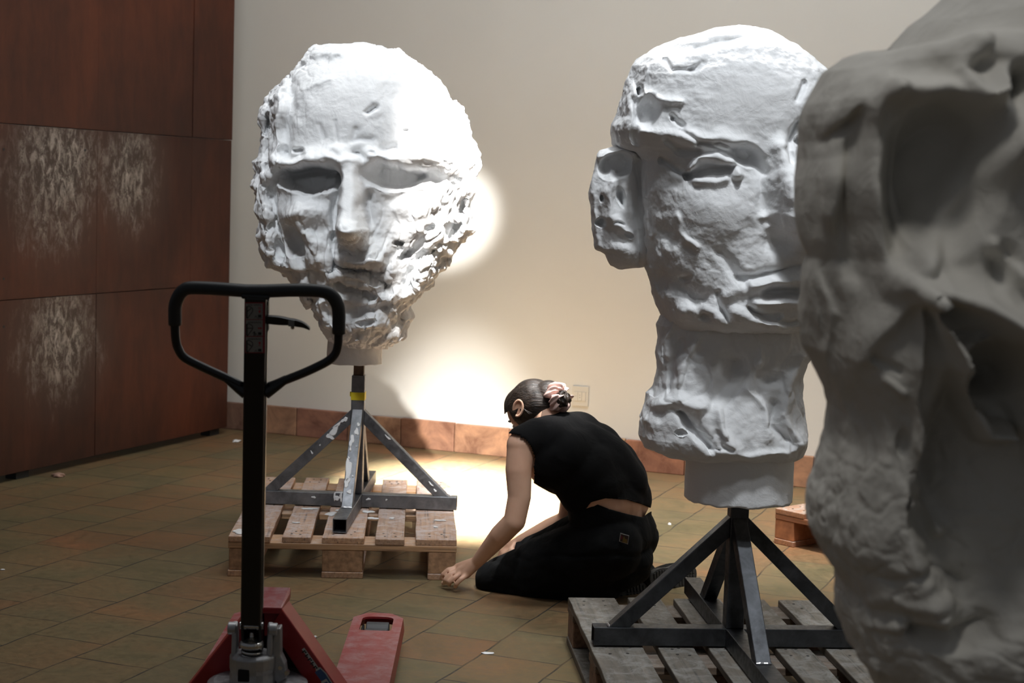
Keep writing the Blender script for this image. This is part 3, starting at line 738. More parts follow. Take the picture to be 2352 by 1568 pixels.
fe2 = [
 ('s', [(1478,300),(1530,310),(1600,322),(1660,318),(1705,335)], 20, .018), ('e', 1490, 255, 24, 44, 15, -.04, .6), ('s', [(1462,215),(1490,212),(1525,228),(1560,238)], 8, .012),
 ('s', [(1450,170),(1470,200),(1466,250),(1462,330)], 9, -.018), ('s', [(1437,210),(1450,260),(1440,320)], 10, .014), ('s', [(1478,160),(1470,190),(1480,215)], 7, .010), ('e', 1470, 208, 9, 11, 0, -.04, .6),
 ('e', 1712, 352, 42, 26, 22, -.055, .65), ('s', [(1740,375),(1760,400)], 8, -.015),
 ('s', [(1584,388),(1606,367),(1645,364),(1680,374)], 8, .020), ('s', [(1592,398),(1630,390),(1680,388)], 9, -.028), ('e', 1580, 404, 12, 9, 0, -.025, .6),
 ('s', [(1520,372),(1555,392),(1578,402)], 7, -.020), ('s', [(1600,414),(1640,418),(1665,412)], 9, .012), ('e', 1693, 400, 17, 14, 0, .020, .8),
 ('s', [(1530,322),(1560,345),(1600,350)], 9, -.022), ('s', [(1600,330),(1650,322),(1690,338)], 6, -.014), ('s', [(1560,300),(1590,320),(1640,335),(1680,350)], 5, -.008),
 ('e', 1545, 272, 6, 5, 0, -.012, .6), ('s', [(1540,265),(1565,290)], 5, -.012),
 ('s', [(1795,345),(1812,410),(1830,470),(1848,512)], [26,34,44,52], [.035,.07,.105,.12], 2.8),
 ('s', [(1745,380),(1752,440),(1757,500)], 14, -.012), ('e', 1800, 556, 56, 36, -6, -.03, .9), ('s', [(1752,500),(1780,492),(1830,500)], 9, .012),
 ('s', [(1835,280),(1820,310),(1808,345),(1812,365)], 9, -.03), ('s', [(1850,190),(1828,225)], 6, -.014), ('e', 1838, 325, 16, 13, 0, -.03, .7), ('e', 1845, 375, 14, 20, 0, .02, .8),
 ('e', 1640, 480, 110, 70, 10, .020, 1.), ('e', 1532, 540, 34, 36, 0, -.022, 1.),
 ('s', [(1530,640),(1570,660),(1600,690),(1620,690)], 26, -.030), ('s', [(1500,560),(1505,610),(1520,660)], 16, -.015), ('e', 1575, 640, 14, 10, 0, -.02, .8),
 ('s', [(1660,580),(1690,620),(1710,650)], 12, -.015), ('s', [(1700,640),(1760,625),(1850,612)], 8, -.018), ('s', [(1730,655),(1790,645),(1850,646)], 13, .020),
 ('s', [(1770,676),(1810,672),(1860,680)], 11, -.040), ('s', [(1740,698),(1800,694),(1860,700)], 12, .018), ('s', [(1725,710),(1760,724),(1785,728)], 7, -.022), ('s', [(1795,738),(1840,740)], 7, -.02),
 ('s', [(1570,716),(1610,702),(1640,722),(1655,745)], 17, .018), ('e', 1622, 726, 17, 12, 10, -.02, .8), ('s', [(1650,672),(1655,700),(1672,735)], 7, -.018), ('s', [(1640,690),(1670,680),(1700,660)], 18, .012),
 ('s', [(1690,720),(1740,740),(1780,745)], 14, .016), ('s', [(1525,140),(1545,160),(1590,158),(1620,140)], 6, -.010), ('s', [(1600,112),(1640,104),(1720,84)], 8, -.012), ('e', 1592, 153, 9, 6, 0, -.012, .7), ('s', [(1560,92),(1620,84),(1720,66)], 9, .012),
 ('s', [(1555,500),(1560,540),(1600,570)], 8, .01), ('s', [(1474,380),(1480,450),(1478,540)], 6, .012),
]
def nz2(V, X, Y, cw, sx):
    fore = np.exp(-((X-1730)/130)**2-((Y-230)/85)**2); ck = np.exp(-((X-1640)/80)**2-((Y-490)/60)**2)
    amt = np.clip(1-.8*fore-.6*ck, .15, 1)
    n = fbm(V*8.+3, 3)*.010*amt + fbm(V*np.array([22,22,32.]), 3, .5)*.0045*amt
    rough = sstep(.45, .9, np.abs(sx)) + np.exp(-((X-1560)/90)**2-((Y-330)/60)**2) + .7*sstep(560, 680, Y)
    n += (.5-np.clip(worley(V*24), 0, .9))*.004*amt*np.clip(rough, 0, 1)
    n += fbm(V*np.array([50,50,40.]), 3, .6)*.0018*amt
    return n
Y2 = s2c.y
r2 = empty('plaster_head_sculpture', (s2c.x, Y2, topz2)); tag(r2, 'giant white plaster head with ear and thick neck, right of the kneeling person', 'sculpture', 'giant plaster heads')
rooted(r2, sculpt('head', gl, gr, Y2, gd, gb, fe2, nz2, 400, 560, M_plaster, gain=1.3))
nl_ = [(1540,700),(1518,725),(1509,745),(1511,772),(1506,810),(1511,845),(1500,883),(1484,902),(1481,929),(1469,960),(1471,980),(1469,998),(1480,1024),(1511,1036),(1560,1048),(1620,1056)]
nr_ = [(1860,700),(1868,740),(1870,790),(1868,808),(1851,830),(1842,868),(1841,925),(1850,970),(1854,1000),(1850,1025),(1842,1044),(1825,1060),(1790,1068),(1740,1070)]
nd = [(700,.12),(760,.15),(850,.155),(900,.165),(960,.185),(1010,.19),(1040,.17),(1060,.10),(1070,.05)]
nb_ = [(700,.12),(850,.17),(1000,.19),(1060,.12),(1070,.05)]
fe3 = [('s', [(1545,735),(1520,790),(1512,850)], 8, .012), ('s', [(1600,780),(1570,830),(1560,880)], 9, .014), ('s', [(1560,790),(1545,850),(1540,900)], 9, -.012),
 ('s', [(1565,948),(1600,985),(1635,1030)], [9,14,10], -.035), ('s', [(1500,930),(1560,915),(1610,935)], 14, .020), ('s', [(1600,1000),(1625,1040)], 20, .012), ('e', 1565, 992, 12, 7, 0, -.02, .7),
 ('s', [(1650,945),(1660,980),(1690,1030)], 12, .016), ('s', [(1690,830),(1680,880),(1640,920)], 22, -.018), ('e', 1745, 820, 10, 22, 8, .018, .8), ('e', 1770, 870, 34, 22, 0, -.022, .8), ('e', 1700, 840, 20, 30, 0, -.015, .8),
 ('s', [(1850,820),(1815,870),(1800,950),(1830,1010)], 12, .018), ('s', [(1780,930),(1775,980),(1800,1010)], 8, -.02), ('s', [(1720,900),(1760,940),(1770,1010)], 10, .008), ('e', 1655, 1034, 5, 4, 0, -.02, .6),
 ('s', [(1660,1040),(1720,1050),(1800,1045),(1835,1020)], 9, .012), ('e', 1480, 965, 10, 12, 0, .012, .8)]
def nz3(V, X, Y, cw, sx):
    return fbm(V*np.array([9,9,6.])+7, 4)*.010 + fbm(V*24+1, 3)*.004 - (.1-np.clip(np.abs(perlin(V*np.array([12,12,7.])+8)), 0, .1))*.05
rooted(r2, sculpt('neck', nl_, nr_, Y2, nd, nb_, fe3, nz3, 240, 400, M_plaster, gain=1.3))
# ear: slab standing off the side of the head
el = [(1425,332),(1400,335),(1377,346),(1370,360),(1367,373),(1358,410),(1353,442),(1356,490),(1360,526),(1364,550),(1368,570),(1380,577),(1389,583),(1396,598),(1402,610),(1420,614)]
er = [(1455,332),(1480,345),(1500,370),(1506,440),(1506,520),(1500,580),(1492,600),(1480,612),(1450,615)]
ed = [(332,.01),(340,.05),(360,.075),(450,.08),(560,.07),(600,.06),(615,.02)]
fe4 = [('e', 1412, 382, 38, 30, -8, -.055, .45), ('s', [(1372,360),(1410,350),(1455,358)], 8, .02), ('s', [(1362,380),(1358,440),(1364,520),(1372,565)], 9, .015), ('s', [(1408,400),(1398,440),(1404,500),(1440,540)], 12, .02),
 ('e', 1428, 455, 9, 26, -20, -.045, .6), ('e', 1382, 453, 6, 9, 0, -.03, .6), ('e', 1382, 513, 15, 12, 10, -.035, .6), ('e', 1424, 517, 12, 5, 0, -.02, .6), ('e', 1440, 542, 9, 8, 0, -.02, .6), ('s', [(1463,380),(1470,450),(1462,520),(1470,600)], 9, -.025), ('e', 1430, 580, 30, 24, 0, .015, .8)]
def nz4(V, X, Y, cw, sx): return fbm(V*14+9, 4)*.008 + (.5-np.clip(worley(V*26), 0, .9))*.005
o = rooted(r2, sculpt('ear', el, er, Y2 + .01, ed, ed, fe4, nz4, 200, 240, M_plaster))
plug('neck_plug', 1698, Y2, 1000, 1145, 250, r2, .002)

# ---- head three, close to the camera at the right
Y3 = 2.45
bl = [(2320,-190),(2280,-120),(2225,-50),(2172,0),(2106,56),(2070,100),(2055,117),(2030,116),(2004,115),(1953,128),(1902,163),(1876,204),(1856,240),(1848,265),(1845,290),(1849,327),(1846,367),(1836,410),(1835,434),(1836,490),(1848,545),(1861,587),(1853,612),(1850,638),(1850,714),(1861,800),(1871,819),(1892,870),(1910,906),(1918,936),(1914,998),(1890,1074),(1873,1145),(1875,1217),(1902,1278),(1930,1334),(1929,1406),(1948,1482),(1985,1533),(2004,1568),(2050,1640),(2120,1720),(2200,1770)]
brr = [(2600,-190),(2750,-100),(2900,0),(3020,200),(3060,500),(3050,900),(3000,1200),(2940,1450),(2850,1640),(2700,1740),(2500,1770)]
bd = [(-190,.03),(-150,.15),(-50,.27),(100,.34),(400,.38),(800,.38),(1200,.37),(1500,.33),(1650,.25),(1740,.14),(1770,.03)]
fe5 = [('e', 1935, 240, 90, 110, 25, .05, .9), ('s', [(1846,345),(1880,325),(1930,300),(1965,270)], 14, -.035), ('e', 1893, 450, 52, 140, 5, .035, .8), ('s', [(1970,300),(1958,400),(1955,500),(1970,620)], 34, -.035),
 ('s', [(2025,200),(2000,300),(1990,420),(2010,560),(2050,650)], 32, .045), ('e', 2170, 400, 140, 200, 18, -.115, .45), ('s', [(2045,210),(2150,215),(2240,235),(2300,190)], 34, .07), ('e', 2050, 560, 50, 120, -10, -.03, .8),
 ('s', [(2352,300),(2240,430),(2150,540),(2080,640)], 42, .065), ('s', [(2090,270),(2075,420),(2085,560)], 10, .010), ('s', [(2240,100),(2200,160),(2240,220)], 22, .03), ('e', 2330, 190, 40, 50, 0, -.06, .8), ('s', [(2330,120),(2240,90),(2160,110)], 30, .02),
 ('s', [(2080,690),(2000,760),(1940,850),(1915,930)], 26, .030), ('s', [(1900,620),(1935,720),(1920,820)], 22, -.025), ('e', 1890, 740, 12, 60, -5, -.02, .8), ('s', [(1990,640),(1960,760),(1920,880)], 20, -.012),
 ('e', 2010, 1010, 100, 300, 4, .03, .9), ('s', [(2100,700),(2102,860),(2102,1000),(2125,1120),(2190,1250)], 16, .03), ('e', 2290, 1150, 190, 330, 0, -.11, .35),
 ('s', [(2100,675),(2160,665),(2240,690),(2352,760)], [22,34,36,36], .085), ('s', [(2185,772),(2250,762),(2352,810)], 9, -.02), ('e', 2300, 860, 85, 75, 25, -.09, .5), ('s', [(2110,690),(2170,790),(2235,910),(2300,1015),(2352,1020)], [10,13,15,18,14], .085),
 ('s', [(2110,700),(2130,730)], 16, -.03), ('s', [(2000,820),(2060,850)], 10, -.014), ('s', [(2020,870),(2070,900)], 9, .012), ('e', 2065, 1010, 20, 36, 0, -.014, .8), ('e', 2092, 1155, 10, 9, 0, -.02, .8), ('s', [(1900,1050),(1950,1100),(1930,1180)], 10, -.008),
 ('s', [(1950,1300),(2050,1340),(2160,1330),(2260,1380)], 12, -.012), ('s', [(2000,1370),(2100,1400),(2200,1400)], 12, .014), ('s', [(2100,1450),(2200,1470),(2300,1460)], 24, -.05), ('s', [(1955,1400),(1970,1480),(2000,1540)], 18, .025), ('s', [(2000,1430),(2080,1440),(2180,1430)], 12, .018),
 ('s', [(2280,560),(2352,640)], 14, .02), ('e', 2300, 600, 40, 50, 0, -.03, .9)]
def nz5(V, X, Y, cw, sx):
    lo = sstep(600, 1200, Y)
    return fbm(V*5+2, 3)*.014 + fbm(V*20+6, 4)*.005*(.35+lo) + (.5-np.clip(worley(V*34), 0, .9))*.0016*(.2+lo) - (.08-np.clip(np.abs(perlin(V*np.array([13,13,26.])+2)), 0, .08))*.03*lo
zc3 = at(2420, 1770, Y3)
r3 = empty('plaster_head_sculpture', (zc3.x, Y3, zc3.z)); tag(r3, 'giant shadowed plaster head cut off by the right frame edge, closest to the camera', 'sculpture', 'giant plaster heads')
rooted(r3, sculpt('head', bl, brr, Y3, bd, bd, fe5, nz5, 460, 620, M_plaster_dim, warp=2.))
s3 = Vector((zc3.x, Y3, 0)); print('head3 bottom', zc3)
p4o = s3 + Vector((-.4, -.595, 0))
o4 = pallet('wooden_pallet', p4o, 0, (M_wood_b, M_wood_b_x, M_block_b), 'grey wooden pallet below the large head at the right frame edge')
st3 = stand('steel_stand', s3, 0, M_steel_d, 'dark steel tube stand below the head at the right frame edge', zc3.z - .015, brace_up=.30)

# ------------------------------------------------------------------ pallet jack
JX0 = fl(865, 1408, .085); JX1 = fl(829, 1537, .085)
dirj = (JX0 - JX1).normalized(); ja = math.atan2(dirj.y, dirj.x) - math.pi/2
latj = Vector((math.cos(ja), math.sin(ja), 0)); fwd = Vector((-math.sin(ja), math.cos(ja), 0))
tipR = fl(921, 1409, .085); tipL = fl(537, 1397, .085)
wj = (tipR - tipL).dot(latj)
jc = (tipR + tipL)/2
org = Vector((jc.x, jc.y, 0)) - fwd*1.15 + latj*.010
print('jack width', wj, 'ang', math.degrees(ja), 'org', org)
jk = empty('pallet_jack', org, ja)
tag(jk, 'red pallet jack with black upright handle standing in the foreground', 'pallet jack')
JR = Matrix.Rotation(-ja, 3, 'Z')
def loc(P): return JR @ (Vector(P) - org)
hw = wj/2; FW = .15
def fork(s_):
    bm = bmesh.new()
    xo = s_*hw; xi = s_*(hw-FW)
    # top plate outline, with tip chamfers and slot
    lo, hi = min(xo, xi), max(xo, xi); z = .085; t = .006
    yt = 1.15; ch = .055
    out = [(lo, -.02), (hi, -.02), (hi, yt-ch), (hi-.035, yt-.006), (hi-.05, yt), (lo+.05, yt), (lo+.035, yt-.006), (lo, yt-ch)]
    slot = []
    sx0, sx1, sy0, sy1, rr = lo+.028, hi-.028, yt-.20, yt-.045, .028
    for (cx_, cy_, a0) in ((sx1-rr, sy1-rr, 0), (sx0+rr, sy1-rr, 90), (sx0+.012, sy0+.012, 180), (sx1-.012, sy0+.012, 270)):
        r_ = rr if a0 < 180 else .012
        for k_ in range(5):
            a = math.radians(a0 + k_*22.5); slot.append((cx_+r_*math.cos(a), cy_+r_*math.sin(a)))
    vo = [bm.verts.new((x_, y_, z)) for x_, y_ in out]; vi = [bm.verts.new((x_, y_, z)) for x_, y_ in slot]
    eo = [bm.edges.new((vo[i], vo[(i+1) % len(vo)])) for i in range(len(vo))]; ei = [bm.edges.new((vi[i], vi[(i+1) % len(vi)])) for i in range(len(vi))]
    bmesh.ops.triangle_fill(bm, use_beauty=True, use_dissolve=False, edges=eo+ei)
    # remove fill inside slot
    for f in list(bm.faces):
        c_ = f.calc_center_median()
        if all(v_ in vi for v_ in f.verts): bm.faces.remove(f)
    # folded skirts
    for i in range(len(vo)):
        a, b_ = vo[i], vo[(i+1) % len(vo)]
        tipz = .050 if max(a.co.y, b_.co.y) > yt-.1 else .028
        def dn(v_):
            zz = .028 if v_.co.y < yt-.25 else (.045 if v_.co.y < yt-.03 else .05)
            ox = .004 if v_.co.x > (lo+hi)/2 else -.004
            return bm.verts.new((v_.co.x+ox, v_.co.y + (.004 if v_.co.y > yt-.03 else 0), zz))
        bm.faces.new([a, b_, dn(b_), dn(a)])
    for i in range(len(vi)):
        a, b_ = vi[i], vi[(i+1) % len(vi)]
        bm.faces.new([a, b_, bm.verts.new(b_.co+Vector((0,0,-.006))), bm.verts.new(a.co+Vector((0,0,-.006)))])
    bmesh.ops.remove_doubles(bm, verts=bm.verts, dist=1e-5)
    o = from_bm('fork', bm, M_red, jk)
    mcen = (lo+hi)/2
    for yy in (yt-.075, yt-.155):
        bm = bmesh.new(); cyl(bm, (mcen-.034, yy, .040), (mcen+.034, yy, .040), .036, n=32)
        ro = from_bm('load_roller', bm, simple('grey_nylon', (.06,.06,.065), .5), o, smooth=False, bevel=.003)
    bm = bmesh.new(); box(bm, (mcen+.045, yt-.115, .045), (.007, .14, .03)); box(bm, (mcen-.045, yt-.115, .045), (.007, .14, .03))
    box(bm, (mcen, yt-.115, .045), (.012, .03, .02))
    from_bm('roller_bracket', bm, M_dark, o, bevel=.002)
    return o
fork(-1); fork(1)
# A-frame shell
def jl(px, py, Yw): return loc(at(px, py, Yw))
Yf = org.y + .05
ap = loc(at(655, 1384, org.y+.03)); base_hw = hw
za = ap.z; print('apex', ap, 'z', za)
top_hw = .038
bm = bmesh.new()
zb0 = .03; zap = za; ZF = za + .012
# side plates: L-section legs of the triangular frame with returning flange
for s_ in (-1, 1):
    P = [(s_*top_hw, zap), (s_*(hw+.012), .085), (s_*(hw+.012), .03)]
    inn = [(s_*(top_hw-.028), zap-.05), (s_*(hw-.05), .06), (s_*(hw-.05), .03)]
    y0, y1 = -.03, .075
    f0 = [bm.verts.new((x_, y0, z_)) for x_, z_ in P]; f0i = [bm.verts.new((x_, y0+.012, z_)) for x_, z_ in inn]
    b0 = [bm.verts.new((x_, y1, z_)) for x_, z_ in P]; b0i = [bm.verts.new((x_*.98, y1, z_)) for x_, z_ in inn]
    for i in range(2):
        bm.faces.new([f0[i], f0[i+1], f0i[i+1], f0i[i]]); bm.faces.new([f0[i+1], f0[i], b0[i], b0[i+1]])
        bm.faces.new([f0i[i], f0i[i+1], b0i[i+1], b0i[i]]); bm.faces.new([b0[i], b0[i+1], b0i[i+1], b0i[i]])
# top cap
pc = [(-top_hw, -.03), (top_hw, -.03), (top_hw+.004, .075), (.04, .12), (-.04, .12), (-top_hw-.004, .075)]
tv = [bm.verts.new((x_, y_, zap+.004+ (0.012 if y_ > .1 else 0))) for x_, y_ in pc]; bv = [bm.verts.new((x_, y_, zap-.012)) for x_, y_ in pc]
bm.faces.new(tv); bm.faces.new(bv[::-1])
for i in range(6): bm.faces.new([bv[i], bv[(i+1) % 6], tv[(i+1) % 6], tv[i]])
for v_ in bm.verts: v_.co.x -= .011
afr = from_bm('a_frame', bm, M_red, jk, bevel=.004, seg=2)
bm = bmesh.new() # back plate joining the forks
vv = [(-top_hw+.01, zap-.02), (top_hw-.01, zap-.02), (hw-.02, .05), (-hw+.02, .05)]
a_ = [bm.verts.new((x_-.011, .068, z_)) for x_, z_ in vv]; c_ = [bm.verts.new((x_-.011, .072, z_)) for x_, z_ in vv]
bm.faces.new(a_); bm.faces.new(c_[::-1])
for i in range(4): bm.faces.new([a_[i], c_[i], c_[(i+1) % 4], a_[(i+1) % 4]])
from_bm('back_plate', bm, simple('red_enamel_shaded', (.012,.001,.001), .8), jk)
bm = bmesh.new(); box(bm, (.060, .064, .20), (.05, .004, .06)); from_bm('rating_plate', bm, flat('plate_grey', (.05,.045,.045)), jk)
# lifting pin plate below the cap
bm = bmesh.new()
pts = [(x_-.024, z_) for x_, z_ in [(.005,-.0),(.05,0),(.05,-.03),(.046,-.06),(.036,-.068),(.03,-.05),(.024,-.048),(.018,-.07),(.008,-.072)]]
a_ = [bm.verts.new((x_, -.005, zap+z_)) for x_, z_ in pts]; c_ = [bm.verts.new((x_, .01, zap+z_)) for x_, z_ in pts]
bm.faces.new(a_); bm.faces.new(c_[::-1])
for i in range(len(pts)): bm.faces.new([a_[i], c_[i], c_[(i+1) % len(pts)], a_[(i+1) % len(pts)]])
from_bm('toggle_plate', bm, M_red, jk, bevel=.002)
# decal on the right leg face
def on_leg(t, off, lift=.0): # t along leg from apex, off across
    A_ = Vector((top_hw, -.03, zap)); B_ = Vector((hw+.012, -.03, .085)); d_ = (B_-A_); 
    inn_ = Vector((-d_.z, 0, d_.x)).normalized()
    if inn_.x > 0: inn_ = -inn_
    p_ = A_ + d_*t + inn_*off; p_.x -= .011; p_.y = -.0305 - lift + .012*min(1, max(0, off/.045)); return p_
def strip(bm, t0, t1, o0, o1, lift):
    q = [on_leg(t0, o0, lift), on_leg(t1, o0, lift), on_leg(t1, o1, lift), on_leg(t0, o1, lift)]
    bm.faces.new([bm.verts.new(p_) for p_ in q])
def poly(bm, pts, lift): bm.faces.new([bm.verts.new(on_leg(t_, o_, lift)) for t_, o_ in pts])
bm = bmesh.new(); strip(bm, .27, .43, .010, .024, .0008); strip(bm, .62, .86, .010, .024, .0008)
poly(bm, [(.42,.006),(.47,.002),(.56,.004),(.64,.008),(.66,.022),(.60,.030),(.55,.034),(.50,.034),(.42,.026)], .0010)
dc = from_bm('decal', bm, flat('decal_white', (.55,.55,.53)), jk)
bm = bmesh.new(); poly(bm, [(.43,.008),(.47,.005),(.56,.007),(.63,.010),(.65,.020),(.60,.027),(.55,.031),(.50,.031),(.43,.024)], .0014)
from_bm('decal_field', bm, flat('decal_blue', (.06,.12,.28)), dc)
bm = bmesh.new()
for k_ in range(5):
    t_ = .283 + k_*.029; strip(bm, t_, t_+.008, .012, .022, .0014); strip(bm, t_+.010, t_+.020, .012 + .004*(k_ % 2), .016 + .004*(k_ % 2), .0014)
for k_ in range(6):
    t_ = .675 + k_*.030; strip(bm, t_, t_+.009, .012, .022, .0014); strip(bm, t_+.011, t_+.020, .018-.004*(k_ % 2), .022-.004*(k_ % 2), .0014)
from_bm('decal_lettering', bm, flat('decal_black', (.01,.01,.01)), dc)
bm = bmesh.new(); strip(bm, .50, .515, .010, .026, .0018); strip(bm, .515, .56, .010, .013, .0018); strip(bm, .55, .562, .010, .020, .0018); strip(bm, .585, .595, .012, .024, .0018)
from_bm('decal_mark', bm, flat('decal_white', (.6,.6,.58)), dc)
# tiller
hT = jl(589, 676, org.y-.30); hB = jl(578, 1430, org.y-.13)
def on_h(t, dx=0, dy=0): # along the tiller, from bottom to top
    p_ = hB + (hT-hB)*t; return p_ + Vector((dx, dy, 0))
def ptx(px, py): # a pixel on the tiller plane -> local
    # plane through hB,hT containing local x
    d_ = Vector(ray(px, py)); d_ = JR @ d_; O_ = loc(Vector(cC)); n_ = (hT-hB).cross(Vector((1,0,0)))
    t_ = (hB-O_).dot(n_)/d_.dot(n_); return O_ + d_*t_
PW = .046
til = empty('tiller', (0,0,0)); til.parent = jk
bm = bmesh.new(); bar(bm, hB, hT, PW, .038, up=(0,-1,0)); shaft = from_bm('shaft', bm, M_black_paint, jk, bevel=.006, seg=3)
# bright return edge strip at right of shaft
th_ = (hT-hB).normalized(); tn = Vector((1,0,0)).cross(th_).normalized()
if tn.y > 0: tn = -tn
px2m = (ptx(800,700)-ptx(700,700)).length/100
loop_px = [(565,668),(500,663),(440,661),(420,668),(408,684),(402,705),(402,745),(404,780),(410,802),(425,822),(470,845),(520,868),(556,886)]
loopR_px = [(612,668),(680,666),(735,668),(758,676),(772,693),(778,715),(778,765),(776,795),(768,815),(748,832),(700,855),(650,875),(618,888)]
GR = .0135
lp = catmull([ptx(*q) for q in loop_px], 5); rp = catmull([ptx(*q) for q in loopR_px], 5)
bm = bmesh.new(); sweep(bm, lp, .0095, 14); fr = from_bm('handle_loop', bm, M_black_paint, jk, smooth=True)
bm = bmesh.new(); sweep(bm, rp, .0095, 14); from_bm('handle_loop', bm, M_black_paint, jk, smooth=True)
# grips: the thicker moulded cover down to y~750/765
gp = catmull([ptx(*q) for q in loop_px[:7]], 5)[::-1] + catmull([ptx(*q) for q in loopR_px[:7]], 5)
bm = bmesh.new(); sweep(bm, gp, .0142, 18); from_bm('grip', bm, M_grip, jk, smooth=True)
bm = bmesh.new()
a_ = ptx(589, 672); b_ = ptx(589, 684); bar(bm, a_ + tn*.0, ptx(589, 683), .060, .036, up=(0,-1,0)); from_bm('handle_boss', bm, M_grip, jk, bevel=.004)
for s_, (pa, pb, pc_) in ((-1, ((520,868),(548,888),(566,898))), (1, ((658,870),(632,886),(610,898)))):
    bm = bmesh.new(); pts = catmull([ptx(*pa), ptx(*pb), ptx(*pc_)], 5)
    sweep(bm, pts, [.0098 + .009*(i/(len(pts)-1)) for i in range(len(pts))], 14, flat=.75); from_bm('handle_gusset', bm, M_black_paint, jk, smooth=True)
# control lever
bm = bmesh.new()
lev = [(612,733,9),(640,735,9),(665,739,8),(680,741,7.5),(695,745,6),(705,750,4.5),(712,755,2.5)]
up_, lo_ = [], []
for i, (x_, y_, h_) in enumerate(lev):
    wv = 1.2*math.sin(i*2.2) if i < 4 else 0
    up_.append(ptx(x_, y_-h_)); lo_.append(ptx(x_, y_+h_+wv))
up_ = catmull(up_, 4); lo_ = catmull(lo_, 4); q0 = []
for sgn in (-1, 1):
    q0.append(([bm.verts.new(p_+tn*.006*sgn) for p_ in up_], [bm.verts.new(p_+tn*.006*sgn) for p_ in lo_]))
(ua, la), (ub, lb) = q0
for i in range(len(ua)-1):
    bm.faces.new([ua[i], ua[i+1], la[i+1], la[i]]); bm.faces.new([ub[i+1], ub[i], lb[i], lb[i+1]])
    bm.faces.new([ua[i+1], ua[i], ub[i], ub[i+1]]); bm.faces.new([la[i], la[i+1], lb[i+1], lb[i]])
bm.faces.new([ua[0], la[0], lb[0], ub[0]]); bm.faces.new([ua[-1], ub[-1], lb[-1], la[-1]])
lv = from_bm('control_lever', bm, M_black_paint, jk, bevel=.0015)
bm = bmesh.new(); bar(bm, ptx(670,734)+tn*.0066, ptx(670,747)+tn*.0066, .013*px2m/px2m, .002, up=tuple(tn)); from_bm('tape_patch', bm, flat('grey_tape', (.16,.17,.17)), lv)
bm = bmesh.new(); bmesh.ops.create_uvsphere(bm, u_segments=12, v_segments=8, radius=.0042, matrix=Matrix.Translation(ptx(672,752))); from_bm('tape_bead', bm, flat('amber_bead', (.35,.28,.2)), lv, smooth=True)
# slot mechanism at the side of the shaft
bm = bmesh.new(); bar(bm, ptx(614,692)-tn*.006, ptx(614,760)-tn*.006, .004, .016, up=(0,-1,0)); from_bm('lever_slot', bm, M_dark, jk)
bm = bmesh.new(); bar(bm, on_h(.05)+Vector((PW/2+.0012,0,0))-tn*.002, on_h(.97)+Vector((PW/2+.0012,0,0))-tn*.002, .002, .012, up=(0,-1,0)); from_bm('shaft_edge', bm, simple('pale_edge', (.18,.17,.155), .35), jk)  # pale strip down the right edge of the shaft
# instruction sticker
def sp(px, py, l): return ptx(px, py) + tn*(.0192+l)
def quad(bm, x0, y0, x1, y1, l, mat=0):
    f_ = bm.faces.new([bm.verts.new(sp(*q, l)) for q in ((x0,y0),(x1,y0),(x1,y1),(x0,y1))]); f_.material_index = mat
def ppoly(bm, pts, l): bm.faces.new([bm.verts.new(sp(*q, l)) for q in pts])
def pline(bm, pts, w, l):
    for (xa, ya), (xb, yb) in zip(pts, pts[1:]):
        dx, dy = xb-xa, yb-ya; n_ = math.hypot(dx, dy) or 1; ox, oy = -dy/n_*w/2, dx/n_*w/2
        ppoly(bm, [(xa+ox,ya+oy),(xb+ox,yb+oy),(xb-ox,yb-oy),(xa-ox,ya-oy)], l)
bm = bmesh.new(); quad(bm, 565.5, 688, 611, 804, .0004); stk = from_bm('sticker', bm, flat('sticker_red', (.20,.012,.02)), jk)
bm = bmesh.new()
for y0, y1 in ((690.5,726.5),(728,765),(767,802)): quad(bm, 567.5, y0, 606.5, y1, .0008)
from_bm('sticker_panel', bm, flat('sticker_grey', (.20,.195,.185)), stk)
bm = bmesh.new(); br_ = bmesh.new()
for k_, y0 in enumerate((697, 737, 775)):
    pline(bm, [(570.2,y0),(570.2,y0+27)], 3.2, .0013)
    pline(bm, [(570,y0),(577,y0+.3),(582.5,y0+4),(584,y0+9),(582,y0+14),(577,y0+20),(571.5,y0+28)], 1.5, .0013)
    pline(bm, [(571.5,y0+11),(580,y0+5)] if k_ == 0 else ([(571.5,y0+10),(582,y0+10)] if k_ == 1 else [(572,y0+7),(581,y0+13)]), 1.8, .0013)
    quad(bm, 596, y0+19, 603.5, y0+25, .0013)
    pline(bm, [(588,y0+27),(591,y0+21),(594,y0+27),(604,y0+26.5)], .9, .0013)
    if k_ == 1: pline(bm, [(586,y0+27),(587.5,y0+17),(590,y0+27)], 1.4, .0013); pline(bm, [(583,y0+22),(587,y0+18)], .9, .0013)
    for q in range(9): 
        if q != 3 or k_: pline(bm, [(574+q*3.3, y0-4.8),(574+q*3.3+ (q % 3)*.6, y0-2.0)], 1.1, .0013); pline(bm, [(574+q*3.3, y0-2.2-(q % 2)*2),(576+q*3.3, y0-2.2-(q % 2)*2)], .7, .0013)
    if k_ == 0: ppoly(br_, [(599.5,y0+8),(603,y0+12),(601,y0+12),(601,y0+15),(598,y0+15),(598,y0+12),(596,y0+12)], .0013); pline(br_, [(596.5,y0+4),(599.5,y0+1.5),(602.5,y0+4),(599.5,y0+6),(596.5,y0+4)], .9, .0013)
    if k_ == 1: ppoly(br_, [(595,y0+10),(598,y0+7),(598,y0+8.7),(602,y0+8.7),(602,y0+7),(605,y0+10),(602,y0+13),(602,y0+11.3),(598,y0+11.3),(598,y0+13)], .0013)
    if k_ == 2: ppoly(br_, [(599.5,y0+2),(603,y0+6),(601,y0+6),(601,y0+9),(598,y0+9),(598,y0+6),(596,y0+6)], .0013); pline(br_, [(596.5,y0+13),(599.5,y0+10.5),(602.5,y0+13)], 1., .0013)
